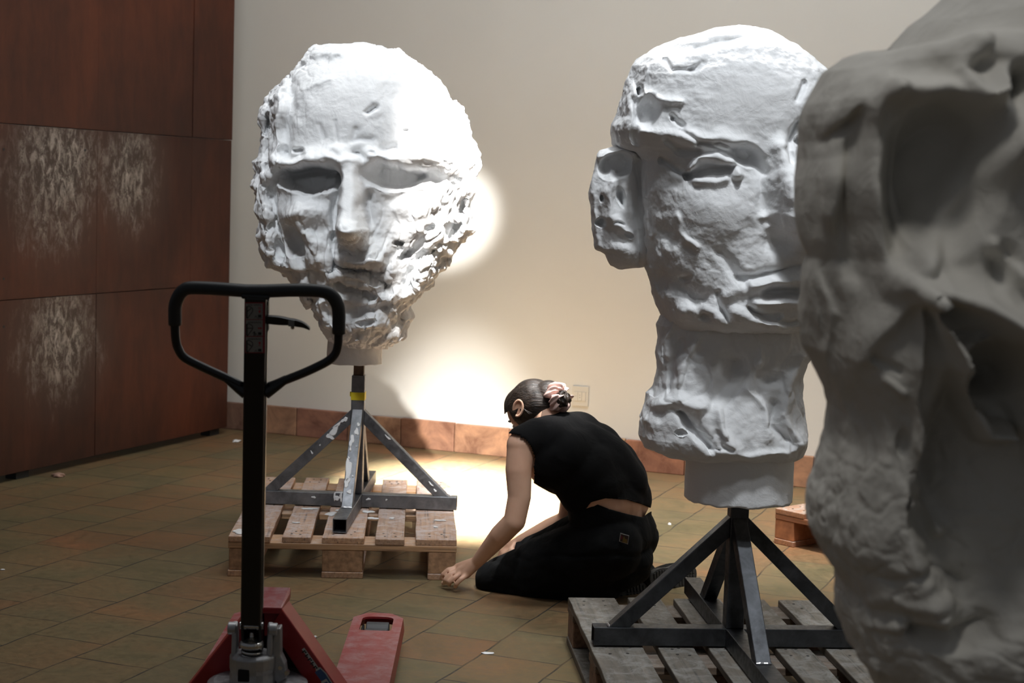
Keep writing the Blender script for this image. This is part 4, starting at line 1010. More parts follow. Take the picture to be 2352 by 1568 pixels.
from_bm('sticker_pictogram', bm, flat('sticker_black', (.01,.01,.01)), stk); from_bm('sticker_arrow', br_, flat('sticker_arrow_red', (.30,.02,.03)), stk)
# pump head
pc0 = jl(579, 1560, org.y-.10); pv = jl(592, 1452, org.y-.13)
PX, PY = pc0.x, -.10
zp = lambda py: jl(590, py, org.y-.12).z
k1 = 1/(F/(org.y-.12))
bm = bmesh.new()   # main casting
lathe(bm, [(.050,zp(1620)),(.052,zp(1560)),(.050,zp(1545)),(.052,zp(1535)),(.052,zp(1510)),(.046,zp(1505)),(.044,zp(1503))], (PX, PY, 0), 20)
pump = from_bm('pump_body', bm, M_alu, jk, bevel=.003)
bm = bmesh.new(); box(bm, (PX-.012, PY-.050, zp(1543)), (.026, .006, .028)); from_bm('pump_window', bm, M_void, pump, bevel=.002)
bm = bmesh.new()
for s_ in (-1, 1): bar(bm, Vector((hB.x+s_*.0200, hB.y, hB.z+.004)), Vector((PX+s_*.0200, PY+.006, zp(1500))), .006, .030, up=(0,-1,0))
bar(bm, Vector((hB.x, hB.y+.014, hB.z+.004)), Vector((PX, PY+.020, zp(1500))), .040, .004, up=(0,-1,0))
from_bm('shaft_yoke', bm, M_black_paint, jk, bevel=.001)
for s_ in (-1, 1):  # fork arms carrying the tiller pin
    bm = bmesh.new()
    xa = PX + s_*.040
    prof = [(-.020, zp(1512)), (.022, zp(1512)), (.020, zp(1470)), (.014, zp(1440)), (.0, zp(1432)), (-.013, zp(1440)), (-.016, zp(1470))]
    a_ = [bm.verts.new((xa-.006, PY+y_, z_)) for y_, z_ in prof]; c_ = [bm.verts.new((xa+.006, PY+y_, z_)) for y_, z_ in prof]
    bm.faces.new(a_); bm.faces.new(c_[::-1])
    for i in range(len(prof)): bm.faces.new([a_[i], c_[i], c_[(i+1) % len(prof)], a_[(i+1) % len(prof)]])
    from_bm('pivot_arm', bm, M_alu, pump, bevel=.003)
    bm = bmesh.new(); cyl(bm, (xa-.003*s_, PY-.004, zp(1448)), (xa+.016*s_, PY-.004, zp(1448)), .0145, n=28); from_bm('pivot_boss', bm, M_alu, pump, bevel=.002)
bm = bmesh.new(); cyl(bm, (PX-.026, PY-.022, zp(1436)), (PX+.026, PY-.022, zp(1436)), .0085, n=20)
cyl(bm, (PX-.020, PY-.022, zp(1436)), (PX-.012, PY-.022, zp(1436)), .0105, n=20); cyl(bm, (PX+.012, PY-.022, zp(1436)), (PX+.020, PY-.022, zp(1436)), .0105, n=20)
from_bm('pivot_pin', bm, M_chrome, pump)
bm = bmesh.new()
lathe(bm, [(.006,zp(1452)),(.007,zp(1462)),(.015,zp(1468)),(.026,zp(1473)),(.0275,zp(1478)),(.0275,zp(1484)),(.022,zp(1489)),(.012,zp(1491))], (PX, PY-.018, 0), 28)
from_bm('piston_cap', bm, M_chrome, pump, smooth=False, bevel=.0015)
bm = bmesh.new(); pts = []
for i in range(64):
    a = i/64*2*math.pi*2.6; pts.append((PX+.021*math.cos(a), PY-.018+.021*math.sin(a), zp(1490) + (zp(1512)-zp(1490))*i/63))
sweep(bm, pts, .003, 8); from_bm('spring', bm, M_chrome, pump, smooth=True)
bm = bmesh.new(); cyl(bm, (PX, PY-.018, zp(1512)), (PX, PY-.018, zp(1488)), .012, n=20); from_bm('piston', bm, M_dark, pump)
# valve block at right
bm = bmesh.new()
prof = [(.052, 1450), (.066, 1446), (.068, 1510), (.078, 1530), (.082, 1560), (.062, 1575), (.045, 1560), (.045, 1500)]
a_ = [bm.verts.new((PX+x_-.004, PY+.0, zp(y_))) for x_, y_ in prof]; c_ = [bm.verts.new((PX+x_-.004, PY+.04, zp(y_))) for x_, y_ in prof]
bm.faces.new(a_); bm.faces.new(c_[::-1])
for i in range(len(prof)): bm.faces.new([a_[i], c_[i], c_[(i+1) % len(prof)], a_[(i+1) % len(prof)]])
from_bm('valve_block', bm, M_alu, pump, bevel=.003)
bm = bmesh.new(); cyl(bm, (PX+.064, PY-.004, zp(1537)), (PX+.064, PY+.003, zp(1537)), .005, n=16); cyl(bm, (PX+.08, PY-.012, zp(1546)), (PX+.08, PY+.003, zp(1546)), .006, n=6); from_bm('valve_screw', bm, M_chrome, pump)
bm = bmesh.new(); lathe(bm, [(.03, .16), (.10, .165), (.115, zp(1572)-.006), (.10, zp(1572)), (.05, zp(1572))], (PX+.01, PY+.02, 0), 36); from_bm('base_disc', bm, M_alu, pump, bevel=.002)
# steering wheels beneath
for s_ in (-1, 1):
    bm = bmesh.new(); cyl(bm, (PX+s_*.045, PY+.02, .09), (PX+s_*.095, PY+.02, .09), .089, n=40); wo_ = from_bm('steer_wheel', bm, M_dark, jk, bevel=.006)
    bm = bmesh.new(); cyl(bm, (PX+s_*.05, PY+.02, .09), (PX+s_*.1, PY+.02, .09), .045, n=28); from_bm('wheel_hub', bm, M_alu, wo_)
bm = bmesh.new(); cyl(bm, (PX-.09, PY+.02, .09), (PX+.09, PY+.02, .09), .012, n=16); box(bm, (PX, PY+.02, .13), (.05, .05, .1)); from_bm('axle', bm, M_alu, jk)
bpy.data.objects.remove(til)

# ------------------------------------------------------------------ kneeling person
def blobmesh(caps, voxel, smooth_it, name):
    """closed surface grown around tapered limbs: union of tapered capsules, voxel merged and relaxed"""
    bm = bmesh.new()
    for cpt in caps:
        (a, ra), (b_, rb_) = cpt[0], cpt[1]; fl_ = cpt[2] if len(cpt) > 2 else None
        a, b_ = Vector(a), Vector(b_); L_ = (b_-a).length; n = 20; K = 7
        if L_ < 1e-5: d_ = Vector((0,0,1)); s_ = Vector((1,0,0)); u_ = Vector((0,1,0))
        else: d_, s_, u_ = frame_of(a, b_)
        rings = []
        for k_ in range(K):
            ph = -math.pi/2 + (math.pi/2)*k_/(K-1); rings.append((a + d_*math.sin(ph)*ra, ra*max(math.cos(ph), .02)))
        for k_ in range(K):
            ph = (math.pi/2)*k_/(K-1); rings.append((b_ + d_*math.sin(ph)*rb_, rb_*max(math.cos(ph), .02)))
        R = [[bm.verts.new(c_ + (s_*math.cos(t)+u_*math.sin(t))*r_) for t in [2*math.pi*i/n for i in range(n)]] for c_, r_ in rings]
        for A_, B_ in zip(R, R[1:]):
            for k_ in range(n): bm.faces.new([A_[k_], A_[(k_+1) % n], B_[(k_+1) % n], B_[k_]])
        bm.faces.new(R[0][::-1]); bm.faces.new(R[-1])
    bmesh.ops.recalc_face_normals(bm, faces=bm.faces)
    me = bpy.data.meshes.new(name); bm.to_mesh(me); bm.free()
    o = bpy.data.objects.new(name, me); col.objects.link(o)
    m_ = o.modifiers.new('v', 'REMESH'); m_.mode = 'VOXEL'; m_.voxel_size = voxel
    m2 = o.modifiers.new('s', 'SMOOTH'); m2.factor = .5; m2.iterations = smooth_it
    dg = bpy.context.evaluated_depsgraph_get(); dg.update()
    me2 = bpy.data.meshes.new_from_object(o.evaluated_get(dg))
    bpy.data.objects.remove(o); bpy.data.meshes.remove(me)
    V = np.zeros(len(me2.vertices)*3); me2.vertices.foreach_get('co', V); V = V.reshape(-1,3)
    Fc = [tuple(p_.vertices) for p_ in me2.polygons]
    Nn = np.zeros(len(V)*3); me2.vertices.foreach_get('normal', Nn); Nn = Nn.reshape(-1,3)
    bpy.data.meshes.remove(me2)
    return V, Fc, Nn
SC = F/5.5
def w(px, py, Y): return at(px, py, Y)
# joints
Lsh, Lel, Lwr = w(1196,1022,5.46), w(1182,1196,5.42), w(1096,1290,5.56)
Rsh, Rel, Rwr = w(1335,1015,5.74), w(1305,1195,5.86), w(1195,1243,5.88)
neckb, neckt = w(1262,968,5.62), w(1236,935,5.66)
headc = w(1224,938,5.68)
chest, mid, waist, pelv = w(1300,1040,5.60), w(1368,1085,5.60), w(1402,1150,5.60), w(1415,1232,5.60)
lat = Vector((.6,.8,0)).normalized()
Lhip, Rhip = w(1395,1256,5.52), w(1422,1240,5.72)
Lkn, Lan = w(1137,1330,5.66), w(1400,1362,5.53)
Rkn, Ran = w(1195,1285,5.90), w(1480,1330,5.78)
def ell(c, hwid, r): return ((c - lat*hwid, r), (c + lat*hwid, r))
torso = [ell(w(1330,1045,5.6), .085, .100), ell(w(1385,1112,5.6), .062, .113), ((w(1340,1020,5.6), .072), (w(1395,1052,5.6), .072)), ((w(1395,1052,5.6), .072), (w(1430,1110,5.6), .078)), ((w(1262,990,5.6), .05), (w(1330,1012,5.6), .062)), ell(w(1292,1010,5.6), .095, .082), ell(chest, .075, .108), ell(mid, .065, .112), ell(waist, .055, .106), ell(pelv, .055, .095),
         ((w(1262,1070,5.56), .07), (w(1290,1085,5.6), .07)),
         ((w(1292,1010,5.6), .09), (mid, .11)), ((mid, .12), (waist, .112)), ((waist, .108), (pelv, .095)), ((Lsh, .048), (w(1262,1010,5.56), .078)), ((Rsh, .048), (w(1300,1005,5.66), .078))]
arms = [((Lsh, .046), (w(1191,1080,5.44), .044)), ((w(1191,1080,5.44), .044), (w(1193,1140,5.43), .039)), ((w(1193,1140,5.43), .039), (Lel, .037)), ((Lel, .037), (w(1150,1228,5.46), .036)), ((w(1150,1228,5.46), .036), (Lwr, .0215)),
        ((Rsh, .046), (Rel, .038)), ((Rel, .038), (w(1262,1212,5.87), .034)), ((w(1262,1212,5.87), .034), (Rwr, .022))]
legs = [((Lhip, .085), (w(1260,1300,5.58), .070)), ((w(1260,1300,5.58), .070), (Lkn, .046)), ((Lkn, .044), (w(1220,1352,5.6), .044)), ((w(1220,1352,5.6), .044), (Lan, .032)),
        ((Rhip, .085), (Rkn, .048)), ((Rkn, .044), (Ran, .032)), ((pelv, .09), (Lhip, .085)), ((pelv, .09), (Rhip, .085))]
# head: skull + jaw + face, looking down-left
hdir = Vector((-.66, .42, -.62)).normalized(); hup0 = Vector((-.45, .0, .9)); hs = hdir.cross(hup0).normalized(); hup = hs.cross(hdir).normalized()
sk_ = headc
head_c = [((sk_ - hdir*.030, .073), (sk_ + hdir*.022 + hup*.006, .071)), ((sk_ - hdir*.02 + hup*.02, .069), (sk_ + hdir*.02 + hup*.02, .066)),
          ((sk_ + hdir*.02 - hup*.05 - hs*.018, .050), (sk_ + hdir*.055 - hup*.085, .030)), ((sk_ + hdir*.02 - hup*.05 + hs*.018, .050), (sk_ + hdir*.055 - hup*.085, .030)),
          ((sk_ + hdir*.085 - hup*.01, .010), (sk_ + hdir*.105 - hup*.035, .013)),      # nose
          ((sk_ + hdir*.082 - hup*.065, .013), (sk_ + hdir*.082 - hup*.065 + hs*.012, .010)), ((sk_ + hdir*.082 - hup*.065, .013), (sk_ + hdir*.082 - hup*.065 - hs*.012, .010)),
          ((neckb, .056), (neckt, .050)), ((neckt, .050), (sk_ - hdir*.02 - hup*.05, .05))]
# left hand, fingers curled round the foot of the pallet block
Hw = Lwr; palm = [((Hw, .020), (w(1062,1308,5.60), .017)), ((Hw, .020), (w(1052,1303,5.63), .016)), ((Hw, .021), (w(1070,1318,5.575), .017)), ((w(1080,1302,5.58), .022), (w(1060,1312,5.60), .020))]
fing = []
def finger(pts, r0=.0095, r1=.0075):
    n = len(pts)-1
    for i in range(n): fing.append(((pts[i], r0+(r1-r0)*i/n), (pts[i+1], r0+(r1-r0)*(i+1)/n)))
finger([w(1072,1320,5.565), w(1058,1330,5.550), w(1049,1340,5.553), w(1046,1347,5.572)], .0098, .0076)
finger([w(1064,1314,5.585), w(1044,1326,5.572), w(1033,1335,5.573), w(1031,1342,5.592)], .0102, .008)
finger([w(1057,1308,5.605), w(1034,1319,5.592), w(1023,1330,5.592), w(1021,1338,5.612)], .0102, .008)
finger([w(1050,1304,5.625), w(1030,1308,5.612), w(1018,1318,5.612), w(1013,1328,5.625)], .0098, .0078)
finger([w(1078,1308,5.61), w(1056,1326,5.645), w(1036,1334,5.66), w(1018,1338,5.655)], .0115, .0085)   # thumb
# right hand resting on the thigh side, behind the left forearm
rh = [((Rwr, .020), (w(1172,1256,5.88), .021))]
for k_ in range(4):
    a_ = w(1172+k_*3,1252+k_*5,5.88-.014*k_); b_ = w(1152+k_*3,1266+k_*4,5.87-.014*k_); c_ = w(1146+k_*3,1280+k_*3,5.87-.014*k_)
    rh += [((a_, .0095), (b_, .009)), ((b_, .009), (c_, .0078))]
rh += [((w(1180,1252,5.86), .011), (w(1168,1272,5.83), .009))]
V, Fc, Nn = blobmesh(torso + arms + legs + head_c + palm + fing + rh, .0038, 5, 'person')
person = np_mesh('person', V, Fc, M_skin)
tag(person, 'person in black sleeveless top and trousers kneeling and bending over the floor by the pallet', 'person')
# sleeveless top
V, Fc, Nn = blobmesh(torso + [((w(1200,1016,5.46), .049), (w(1235,1005,5.5), .06)), ((Rsh, .052), (w(1325,1040,5.76), .048))], .006, 22, 't')
V = V + Nn*.0075 + Nn*(fbm(V*np.array([9,9,9.]), 3)*.0025)[:,None]
X, Y = px_of(V)
# hem: a slanting cut; neckline and armhole cuts
hem = np.interp(X, [1290,1345,1357,1390,1440,1475,1515], [1210,1168,1152,1143,1146,1157,1174])
dzm = (Y > hem) & (Y < hem+9); V[dzm,2] += ((Y-hem)[dzm])/SC
keep = (Y < hem+9)
arm_cut = ~((X < 1226) & (Y > np.interp(X, [1150,1165,1190,1215,1226], [992,995,1000,1020,1045])) & (V[:,1] < 5.60))
ncut = ~((Y < np.interp(X, [1180,1226,1258,1275,1300], [960,958,950,945,925])) & (X < 1300))
keep &= arm_cut & ncut
def cut_mesh(name, V, Fc, keep, mat, parent, thick=.0):
    Fk = [f_ for f_ in Fc if keep[list(f_)].all()]
    used = sorted({i for f_ in Fk for i in f_}); mp_ = {i: k for k, i in enumerate(used)}
    o = np_mesh(name, V[used], [[mp_[i] for i in f_] for f_ in Fk], mat, None)
    if thick:
        m_ = o.modifiers.new('solid', 'SOLIDIFY'); m_.thickness = thick; m_.offset = 0
    rooted(parent, o); return o
cut_mesh('sleeveless_top', V, Fc, keep, M_top, person, .003)
# trousers
tl = [((pelv + Vector((0,0,.02)), .112), (pelv, .118)), ell(pelv, .052, .110), ell(waist - Vector((0,0,.03)), .055, .108), ell(waist, .055, .106), ((Lhip, .112), (w(1262,1300,5.58), .105)), ((w(1262,1300,5.58), .105), (w(1140,1332,5.66), .068)),
      ((Lhip, .11), (w(1330,1310,5.56), .10)), ((w(1150,1340,5.65), .062), (w(1240,1352,5.6), .072)), ((w(1240,1352,5.6), .072), (w(1380,1350,5.54), .062)), ((Rhip, .112), (w(1300,1262,5.82), .09)), ((w(1300,1262,5.82), .09), (Rkn, .068)), ((Rkn, .066), (Ran, .056)),
      ((waist - Vector((0,0,.02)), .11), (pelv, .118)), ((w(1330,1220,5.62), .06), (w(1250,1262,5.68), .06)), ((w(1440,1290,5.58), .085), (w(1420,1310,5.55), .07))]
V, Fc, Nn = blobmesh(tl, .0065, 16, 'tr')
fold = fbm(V*np.array([7,7,11.])+4, 3)*.007 - (.12-np.clip(np.abs(perlin(V*np.array([5,5,11.])+9)), 0, .12))*.045
V = V + Nn*(.006 + fold*sstep(1175, 1240, px_of(V)[1]))[:,None]
V[:,2] = np.maximum(V[:,2], .004)
X, Y = px_of(V)
wb_ = np.interp(X, [1290,1345,1357,1400,1440,1477,1490,1515], [1180,1160,1153,1170,1181,1189,1178,1166])
dzm = (Y < wb_) & (Y > wb_-9); V[dzm,2] -= ((wb_-Y)[dzm])/SC
cut_mesh('trousers', V, Fc, Y > wb_-9, M_trouser, person, .003)
# pocket patch: white-edged square
def surf_Y(px, py):  # nearest trouser point at this pixel
    m_ = (np.abs(X-px) < 5) & (np.abs(Y-py) < 5); return V[m_,1].min() if m_.any() else 5.4
cpx = [(1425,1224),(1445,1230),(1442.5,1250),(1422,1243)]
ctr = (sum(q[0] for q in cpx)/4, sum(q[1] for q in cpx)/4); Yp = min(surf_Y(*q) for q in cpx + [ctr]) - .004
def patch(name, sc, mat, yoff, pts=None):
    bm = bmesh.new(); q_ = pts or [(ctr[0]+(a-ctr[0])*sc, ctr[1]+(b-ctr[1])*sc) for a, b in cpx]
    f_ = bm.faces.new([bm.verts.new(at(a, b, Yp-yoff)) for a, b in q_]); r_ = bmesh.ops.extrude_face_region(bm, geom=[f_])
    for v_ in r_['geom']:
        if isinstance(v_, bmesh.types.BMVert): v_.co.y += .004 if yoff == 0 else .0006
    return from_bm(name, bm, mat)
pp = rooted(person, patch('pocket_patch', 1, flat('patch_edge', (.30,.29,.28)), 0)); pp['label'] = 'small white edged square patch'
for q_, sc_, m_, yo, pts in (('patch_field', .84, flat('patch_dark', (.03,.015,.012)), .001, None),
    ('patch_motif', .3, flat('patch_gold', (.16,.10,.02)), .0016, [(1429,1245),(1431,1236),(1433.5,1230),(1436,1237),(1440,1238),(1441,1247)]),
    ('patch_motif', .3, flat('patch_red', (.13,.01,.015)), .0014, [(1426.5,1229),(1430,1231),(1430,1238),(1425,1238)])):
    o = patch(q_, sc_, m_, yo, pts); o.parent = pp; o.matrix_parent_inverse = pp.matrix_parent_inverse.copy()
    o.matrix_parent_inverse = Matrix.Identity(4)
# hair cap
hc = [((sk_ - hdir*.030, .074), (sk_ + hdir*.022 + hup*.006, .072)), ((sk_ - hdir*.02 + hup*.02, .070), (sk_ + hdir*.02 + hup*.02, .067)), ((sk_ - hdir*.04, .068), (sk_ - hdir*.085 - hup*.01, .030)),
      ((sk_ - hdir*.03 - hup*.03, .062), (sk_ - hdir*.075, .05))]
V2, F2, N2 = blobmesh(hc, .0042, 6, 'hair')
V2 = V2 + N2*.007 + N2*(perlin(V2*np.array([20,60,40.]))*.0035)[:,None]
rel = V2 - np.array(sk_); fcomp = rel @ np.array(hdir); ucomp = rel @ np.array(hup)
X2, Y2_ = px_of(V2)
keep = ~((fcomp > .045) & (ucomp < .045)) & ~((ucomp < -.035) & (fcomp > -.02)) & (ucomp > -.072)
hair = cut_mesh('hair', V2, F2, keep, M_hair, person, .004)
# hair strands
bm = bmesh.new(); rs = random.Random(5); bun = w(1284,912,5.62)
bvec = (bun - sk_)
for i in range(90):
    a = rs.uniform(-1.5, 1.5); 
    up_a = (hup*math.cos(a) + hs*math.sin(a)).normalized()
    p0 = sk_ + hdir*rs.uniform(.02, .075) + up_a*.08; pts = []
    for k_ in range(8):
        t = k_/7; q = p0.lerp(bun - hdir*0, t); c_ = sk_ - hdir*.03*t
        d_ = (q-c_); r_ = .0825*(1-t*.25); 
        q = c_ + d_.normalized()*max(r_, 0) if t < .75 else q
        pts.append(q)
    pts = catmull(pts[:7], 3); sweep(bm, pts, [.0011]*len(pts), 5)
from_bm_o = from_bm('strand', bm, M_hair, None, smooth=True); from_bm_o['kind'] = 'stuff'; rooted(person, from_bm_o); from_bm_o.name = 'hair_strand'
# loose lock by the ear
bm = bmesh.new()
for k_ in range(7):
    pts = catmull([w(1192+k_*.7,930,5.60), w(1196+k_*.5,945,5.585), w(1193+k_*.8,957,5.585), w(1197,966-k_,5.59)], 4); sweep(bm, pts, .0010, 5)
for k_ in range(3):
    pts = catmull([w(1200,934+k_,5.59), w(1208+k_*2,944,5.58), w(1217+k_*3,951-k_,5.575)], 4); sweep(bm, pts, .0007, 4)
rooted(person, from_bm('loose_lock', bm, M_hair, None, smooth=True))
# bun and scrunchie
bm = bmesh.new(); bmesh.ops.create_uvsphere(bm, u_segments=40, v_segments=26, radius=1)
for v_ in bm.verts:
    p_ = v_.co.copy(); r_ = 1 + .10*math.sin(6*math.atan2(p_.y, p_.x) + 5*p_.z) + .05*math.sin(11*p_.z+3*p_.x)
    v_.co = Vector((p_.x*.030, p_.y*.034, p_.z*.028))*r_
bo = from_bm('hair_bun', bm, M_hair, None, smooth=True); bo.location = w(1291,916,5.58); bo.rotation_euler = (.3, .5, 0); bo.data.transform(Matrix.LocRotScale(bo.location, bo.rotation_euler, None)); bo.location = (0,0,0); bo.rotation_euler = (0,0,0); rooted(person, bo)
nU, nV = 180, 30; V3 = []; ax = (bun - sk_).normalized(); sa = ax.cross(Vector((0,0,1))).normalized(); sb_ = ax.cross(sa)
cc = w(1283,911,5.595)
for i in range(nU):
    a = 2*math.pi*i/nU
    for j in range(nV):
        b2 = 2*math.pi*j/nV
        ruf = 1 + .30*math.sin(9*a + 1.3*math.sin(2*b2)) + .18*math.sin(17*a+2*b2+1)
        rr_ = .031 + .0185*math.cos(b2)*ruf; hh_ = .022*math.sin(b2)*ruf + .008*math.sin(5*a+.7)
        V3.append(cc + (sa*math.cos(a) + sb_*math.sin(a))*rr_ + ax*hh_)
F3 = [(i*nV+j, ((i+1) % nU)*nV+j, ((i+1) % nU)*nV+(j+1) % nV, i*nV+(j+1) % nV) for i in range(nU) for j in range(nV)]
so = rooted(person, np_mesh('scrunchie', V3, F3, M_scr)); so['label'] = 'pale pink ruffled satin scrunchie'
# ear
def ear_mesh(c, n_, u_, sgn=1):
    V_, F_ = [], []; s_ = n_.cross(u_).normalized(); nu, nv = 28, 10
    for i in range(nu+1):
        a = -.4 + (2*math.pi-.9)*i/nu
        R_ = Vector((math.cos(a)*.0165, math.sin(a)*.027 ))
        for j in range(nv):
            b2 = 2*math.pi*j/nv; k = .0042
            p_ = c + s_*sgn*(R_.x + math.cos(a)*math.cos(b2)*k) + u_*(R_.y + math.sin(a)*math.cos(b2)*k) + n_*(math.sin(b2)*k + .006*math.sin(a*.5))
            V_.append(p_)
    for i in range(nu):
        for j in range(nv): F_.append((i*nv+j, i*nv+(j+1) % nv, (i+1)*nv+(j+1) % nv, (i+1)*nv+j))
    b0_ = len(V_); V_.append(c - n_*.004)
    for i in range(nu+1): V_.append(c + s_*sgn*math.cos(-.4+(2*math.pi-.9)*i/nu)*.0165 + u_*math.sin(-.4+(2*math.pi-.9)*i/nu)*.027)
    for i in range(nu): F_.append((b0_, b0_+1+i, b0_+2+i))
    return V_, F_
ec = w(1190.5,937,5.59); en = Vector((-.25,-.97,.05)).normalized(); eu = Vector((.12,0,1)); eu = (eu - en*eu.dot(en)).normalized()
V_, F_ = ear_mesh(ec, en, eu); rooted(person, np_mesh('ear', V_, F_, M_skin))
# eyes and brows on the hidden side of the face
for s_ in (-1, 1):
    bm = bmesh.new(); bmesh.ops.create_uvsphere(bm, u_segments=16, v_segments=10, radius=.0115, matrix=Matrix.Translation(sk_ + hdir*.080 - hup*.012 + hs*.030*s_)); rooted(person, from_bm('eye', bm, flat('eye_white', (.7,.68,.65), .2), None, smooth=True))
    bm = bmesh.new(); sweep(bm, catmull([sk_ + hdir*.088 + hup*.012 + hs*.014*s_, sk_ + hdir*.090 + hup*.017 + hs*.03*s_, sk_ + hdir*.078 + hup*.012 + hs*.046*s_], 4), .003, 6); rooted(person, from_bm('eyebrow', bm, M_hair, None, smooth=True))
# shoes, soles turned to the viewer
def shoe(c, ax_, up_, L_=.24, label=None):
    ax_ = Vector(ax_).normalized(); up_ = Vector(up_); up_ = (up_ - ax_*up_.dot(ax_)).normalized(); n_ = ax_.cross(up_).normalized()
    if n_.y > 0: n_ = -n_
    out = []
    for i in range(40):
        a = 2*math.pi*i/40; x_ = math.cos(a); y_ = math.sin(a)
        wd2 = .047*(1 - .25*math.exp(-((x_+.15)/.35)**2) + .10*x_) 
        out.append((x_*L_/2, math.copysign(abs(y_)**.8, y_)*wd2))
    bm = bmesh.new()
    A_ = [bm.verts.new(c + ax_*x_ + up_*y_ + n_*.0) for x_, y_ in out]; B_ = [bm.verts.new(c + ax_*x_ + up_*y_ - n_*.024) for x_, y_ in out]
    bm.faces.new(A_); bm.faces.new(B_[::-1])
    for i in range(40): bm.faces.new([A_[i], B_[i], B_[(i+1) % 40], A_[(i+1) % 40]])
    for k_ in range(-7, 8):  # tread bars
        xx = k_*L_/17; hw_ = .040*(1-.25*math.exp(-((xx/(L_/2)+.15)/.35)**2))*math.sqrt(max(0, 1-(xx/(L_/2))**2))
        if abs(k_) == 1: continue
        for sg in (-1, 1):
            M_ = Matrix((ax_, up_, n_)).transposed().to_4x4(); M_.translation = c + ax_*xx + up_*sg*hw_*.5 + n_*.0015
            box(bm, (0,0,0), (L_/30, hw_*.9, .006), M_)
    so_ = from_bm('sole', bm, M_sole, None, bevel=.002)
    V_ = []; F_ = []; nu = 40; nv = 9
    for j in range(nv):
        t = j/(nv-1)
        for i, (x_, y_) in enumerate(out):
            sc_ = math.cos(t*1.35)**.5; xx = x_*sc_ - (.03*t*L_/.24); hgt = .024 + .075*math.sin(t*math.pi/2)*(1 - .45*(x_/(L_/2)+1)/2)
            V_.append(c + ax_*xx + up_*y_*sc_ - n_*hgt)
    for j in range(nv-1):
        for i in range(nu): F_.append((j*nu+i, j*nu+(i+1) % nu, (j+1)*nu+(i+1) % nu, (j+1)*nu+i))
    F_.append(tuple(range((nv-1)*nu, nv*nu)))
    uo = np_mesh('shoe', V_, F_, M_trouser); rooted(person, uo)
    so_.parent = uo; return uo
shoe(w(1548,1324,5.74), (.72,.68,-.04), (-.10,.12,1), .25)
shoe(w(1428,1364,5.60), (.80,.55,-.02), (-.15,.25,1), .24)

# ------------------------------------------------------------------ plaster crumbs on the floor
def chip(px, py, r, mat, label, seed):
    P = fl(px, py); bm = bmesh.new(); bmesh.ops.create_icosphere(bm, subdivisions=3, radius=1)
    for v_ in bm.verts:
        q = v_.co; k = 1 + .35*float(perlin(np.array([[q.x*1.7+seed, q.y*1.7, q.z*1.7]]))[0])*2
        v_.co = Vector((q.x*r[0]*k, q.y*r[1]*k, max(q.z, -.4)*r[2]*k + .4*r[2]))
    o = from_bm('plaster_chip', bm, mat, None, smooth=True); o.location = (P.x, P.y, .0005); tag(o, label, 'plaster chip', 'plaster crumbs on the floor')
chip(543, 1014, (.022,.03,.007), M_white_paint, 'small white plaster crumb on the floor near the steel partition edge', 1)
chip(135, 1094, (.030,.03,.012), simple('pinkish_plaster', (.42,.26,.20), .8), 'pinkish plaster fragment on the floor before the rusty steel partition', 4)
chip(1538, 1204, (.006,.02,.004), M_white_paint, 'tiny white plaster sliver on the floor right of the kneeling person', 8)
chip(724, 1463, (.005,.006,.003), M_white_paint, 'tiny plaster speck on the floor left of the red fork', 12)
chip(6, 1309, (.008,.006,.003), M_white_paint, 'tiny plaster speck at the left frame edge', 15)
chip(1120, 1500, (.020,.010,.002), M_white_paint, 'thin plaster flake on the floor right of the red fork', 21)

# ------------------------------------------------------------------ lights
def spot(name, loc_, target, power, size_deg, blend, radius, color=(1,1,1)):
    l = bpy.data.lights.new(name, 'SPOT'); l.energy = power; l.spot_size = math.radians(size_deg); l.spot_blend = blend; l.shadow_soft_size = radius; l.color = color
    o = bpy.data.objects.new(name, l); col.objects.link(o); o.location = loc_
    o.rotation_euler = (Vector(target)-Vector(loc_)).to_track_quat('-Z', 'Y').to_euler(); return o
def area(name, loc_, target, power, sx_, sy_, color=(1,1,1)):
    l = bpy.data.lights.new(name, 'AREA'); l.energy = power; l.shape = 'RECTANGLE'; l.size = sx_; l.size_y = sy_; l.color = color
    o = bpy.data.objects.new(name, l); col.objects.link(o); o.location = loc_
    o.rotation_euler = (Vector(target)-Vector(loc_)).to_track_quat('-Z', 'Y').to_euler(); return o
wld = bpy.data.worlds.new('world'); scn.world = wld; wld.use_nodes = True
wld.node_tree.nodes['Background'].inputs[0].default_value = (.84,.88,.95,1); wld.node_tree.nodes['Background'].inputs[1].default_value = .085
spot('top_light', (-.75, 2.9, 4.5), (-.50, 6.0, 1.35), 430, 27, .9, .22, (.90,.95,1.0))  # key from above, narrowed to head one to keep the floor dark
area('wall_fill', (.3, 5.6, 4.9), (.3, 8.1, .9), 85, 5.0, .4, (.98,.98,.95))  # unseen area light added to brighten the back wall
area('top_light', (-.2, 4.6, 4.9), (-.2, 6.0, 0), 26, 1.2, 1.2, (.95,.97,1.0))
spot('top_light', (1.15, 5.4, 5.0), (.95, 6.9, .1), 1500, 34, 1.0, .3, (1,.96,.89))  # warm spot added for the bounce on the right floor and wall
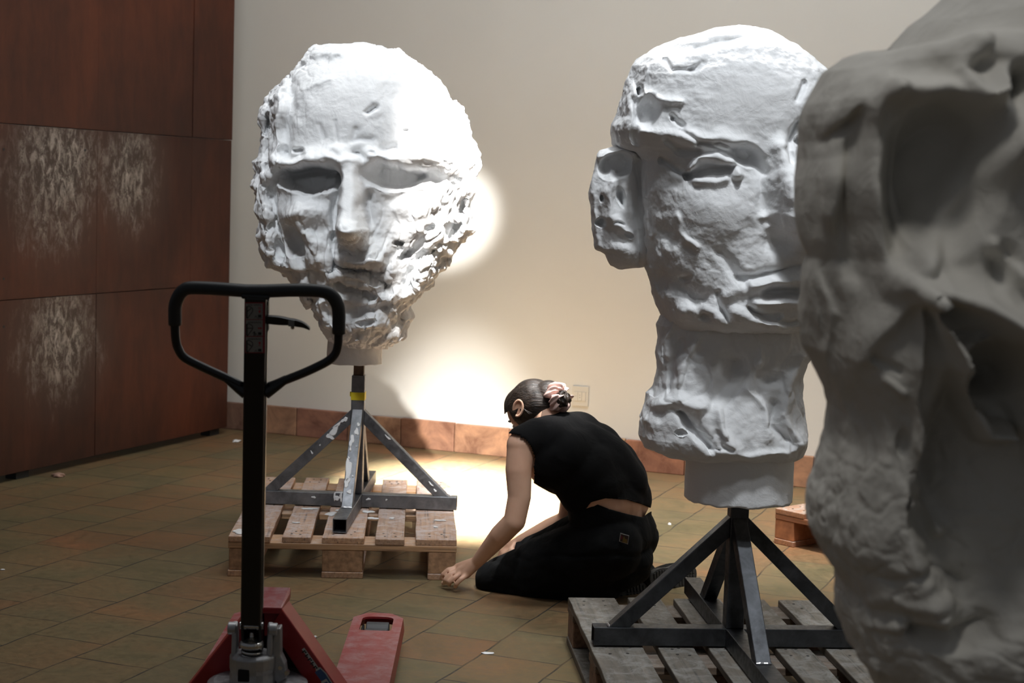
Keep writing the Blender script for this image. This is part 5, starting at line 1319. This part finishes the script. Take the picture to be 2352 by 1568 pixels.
spot('top_light', (.70, 2.45, 4.9), (.62, 4.3, 1.35), 420, 27, .8, .18, (.92,.96,1.0))  # steep key spot added for head two
spot('top_light', (.72, 1.8, 4.5), (.62, 4.3, 1.40), 95, 26, .8, .2, (.92,.96,1.0))  # weak frontal fill added for head two
spot('top_light', (1.3, 1.2, 4.4), (.80, 2.4, 1.0), 22, 36, .9, .35, (.95,.97,1.0))  # small spot added to lift head three
spot('top_light', (-.35, 1.2, 4.2), (.60, 2.3, 1.2), 80, 28, .9, .3, (1,.97,.92))  # spot added from the left, standing for bounce on head three
o = spot('beam_spot', (.35, 1.9, 4.6), (-.26, 7.8, 0), 6500, 17, 1.0, .04, (1,.97,.93)); o.scale = (.54, 1, 1)
o = spot('beam_spot', (.12, 4.9, 5.2), (-.20, 7.3, 0), 36000, 20.5, 1.0, .04, (.97,.99,1.0)); o.scale = (.66, 1, 1)  # second beam added over head one to light only the floor pool
spot('beam_spot', (.40, 1.0, 2.2), (-.33, 8.2, 1.29), 5000, 4.9, .8, .04, (1,.98,.95))  # separate low spot that makes the bright halo on the wall
spot('beam_spot', (.30, 5.6, 4.6), (.52, 4.45, 1.85), 500, 9, .6, .04, (1,.98,.95))  # rim spot added above and behind head two
spot('beam_spot', (.55, 5.2, 4.6), (.14, 5.62, .67), 1600, 4.6, .6, .04, (1,.97,.93))  # small spot added to brighten the scrunchie and nape

# ------------------------------------------------------------------ camera
cam = bpy.data.cameras.new('camera'); co_ = bpy.data.objects.new('camera', cam); col.objects.link(co_)
cam.sensor_width = 36; cam.sensor_fit = 'HORIZONTAL'; cam.lens = F/2352*36
Mx = Matrix((Vector(cR), Vector(cU), -Vector(cf))).transposed().to_4x4(); Mx.translation = Vector(cC); co_.matrix_world = Mx
cam.dof.use_dof = True; cam.dof.focus_distance = 5.0; cam.dof.aperture_fstop = 5.6; cam.clip_end = 100
scn.camera = co_
scn.view_settings.view_transform = 'Standard'; scn.view_settings.look = 'None'; scn.view_settings.exposure = 0
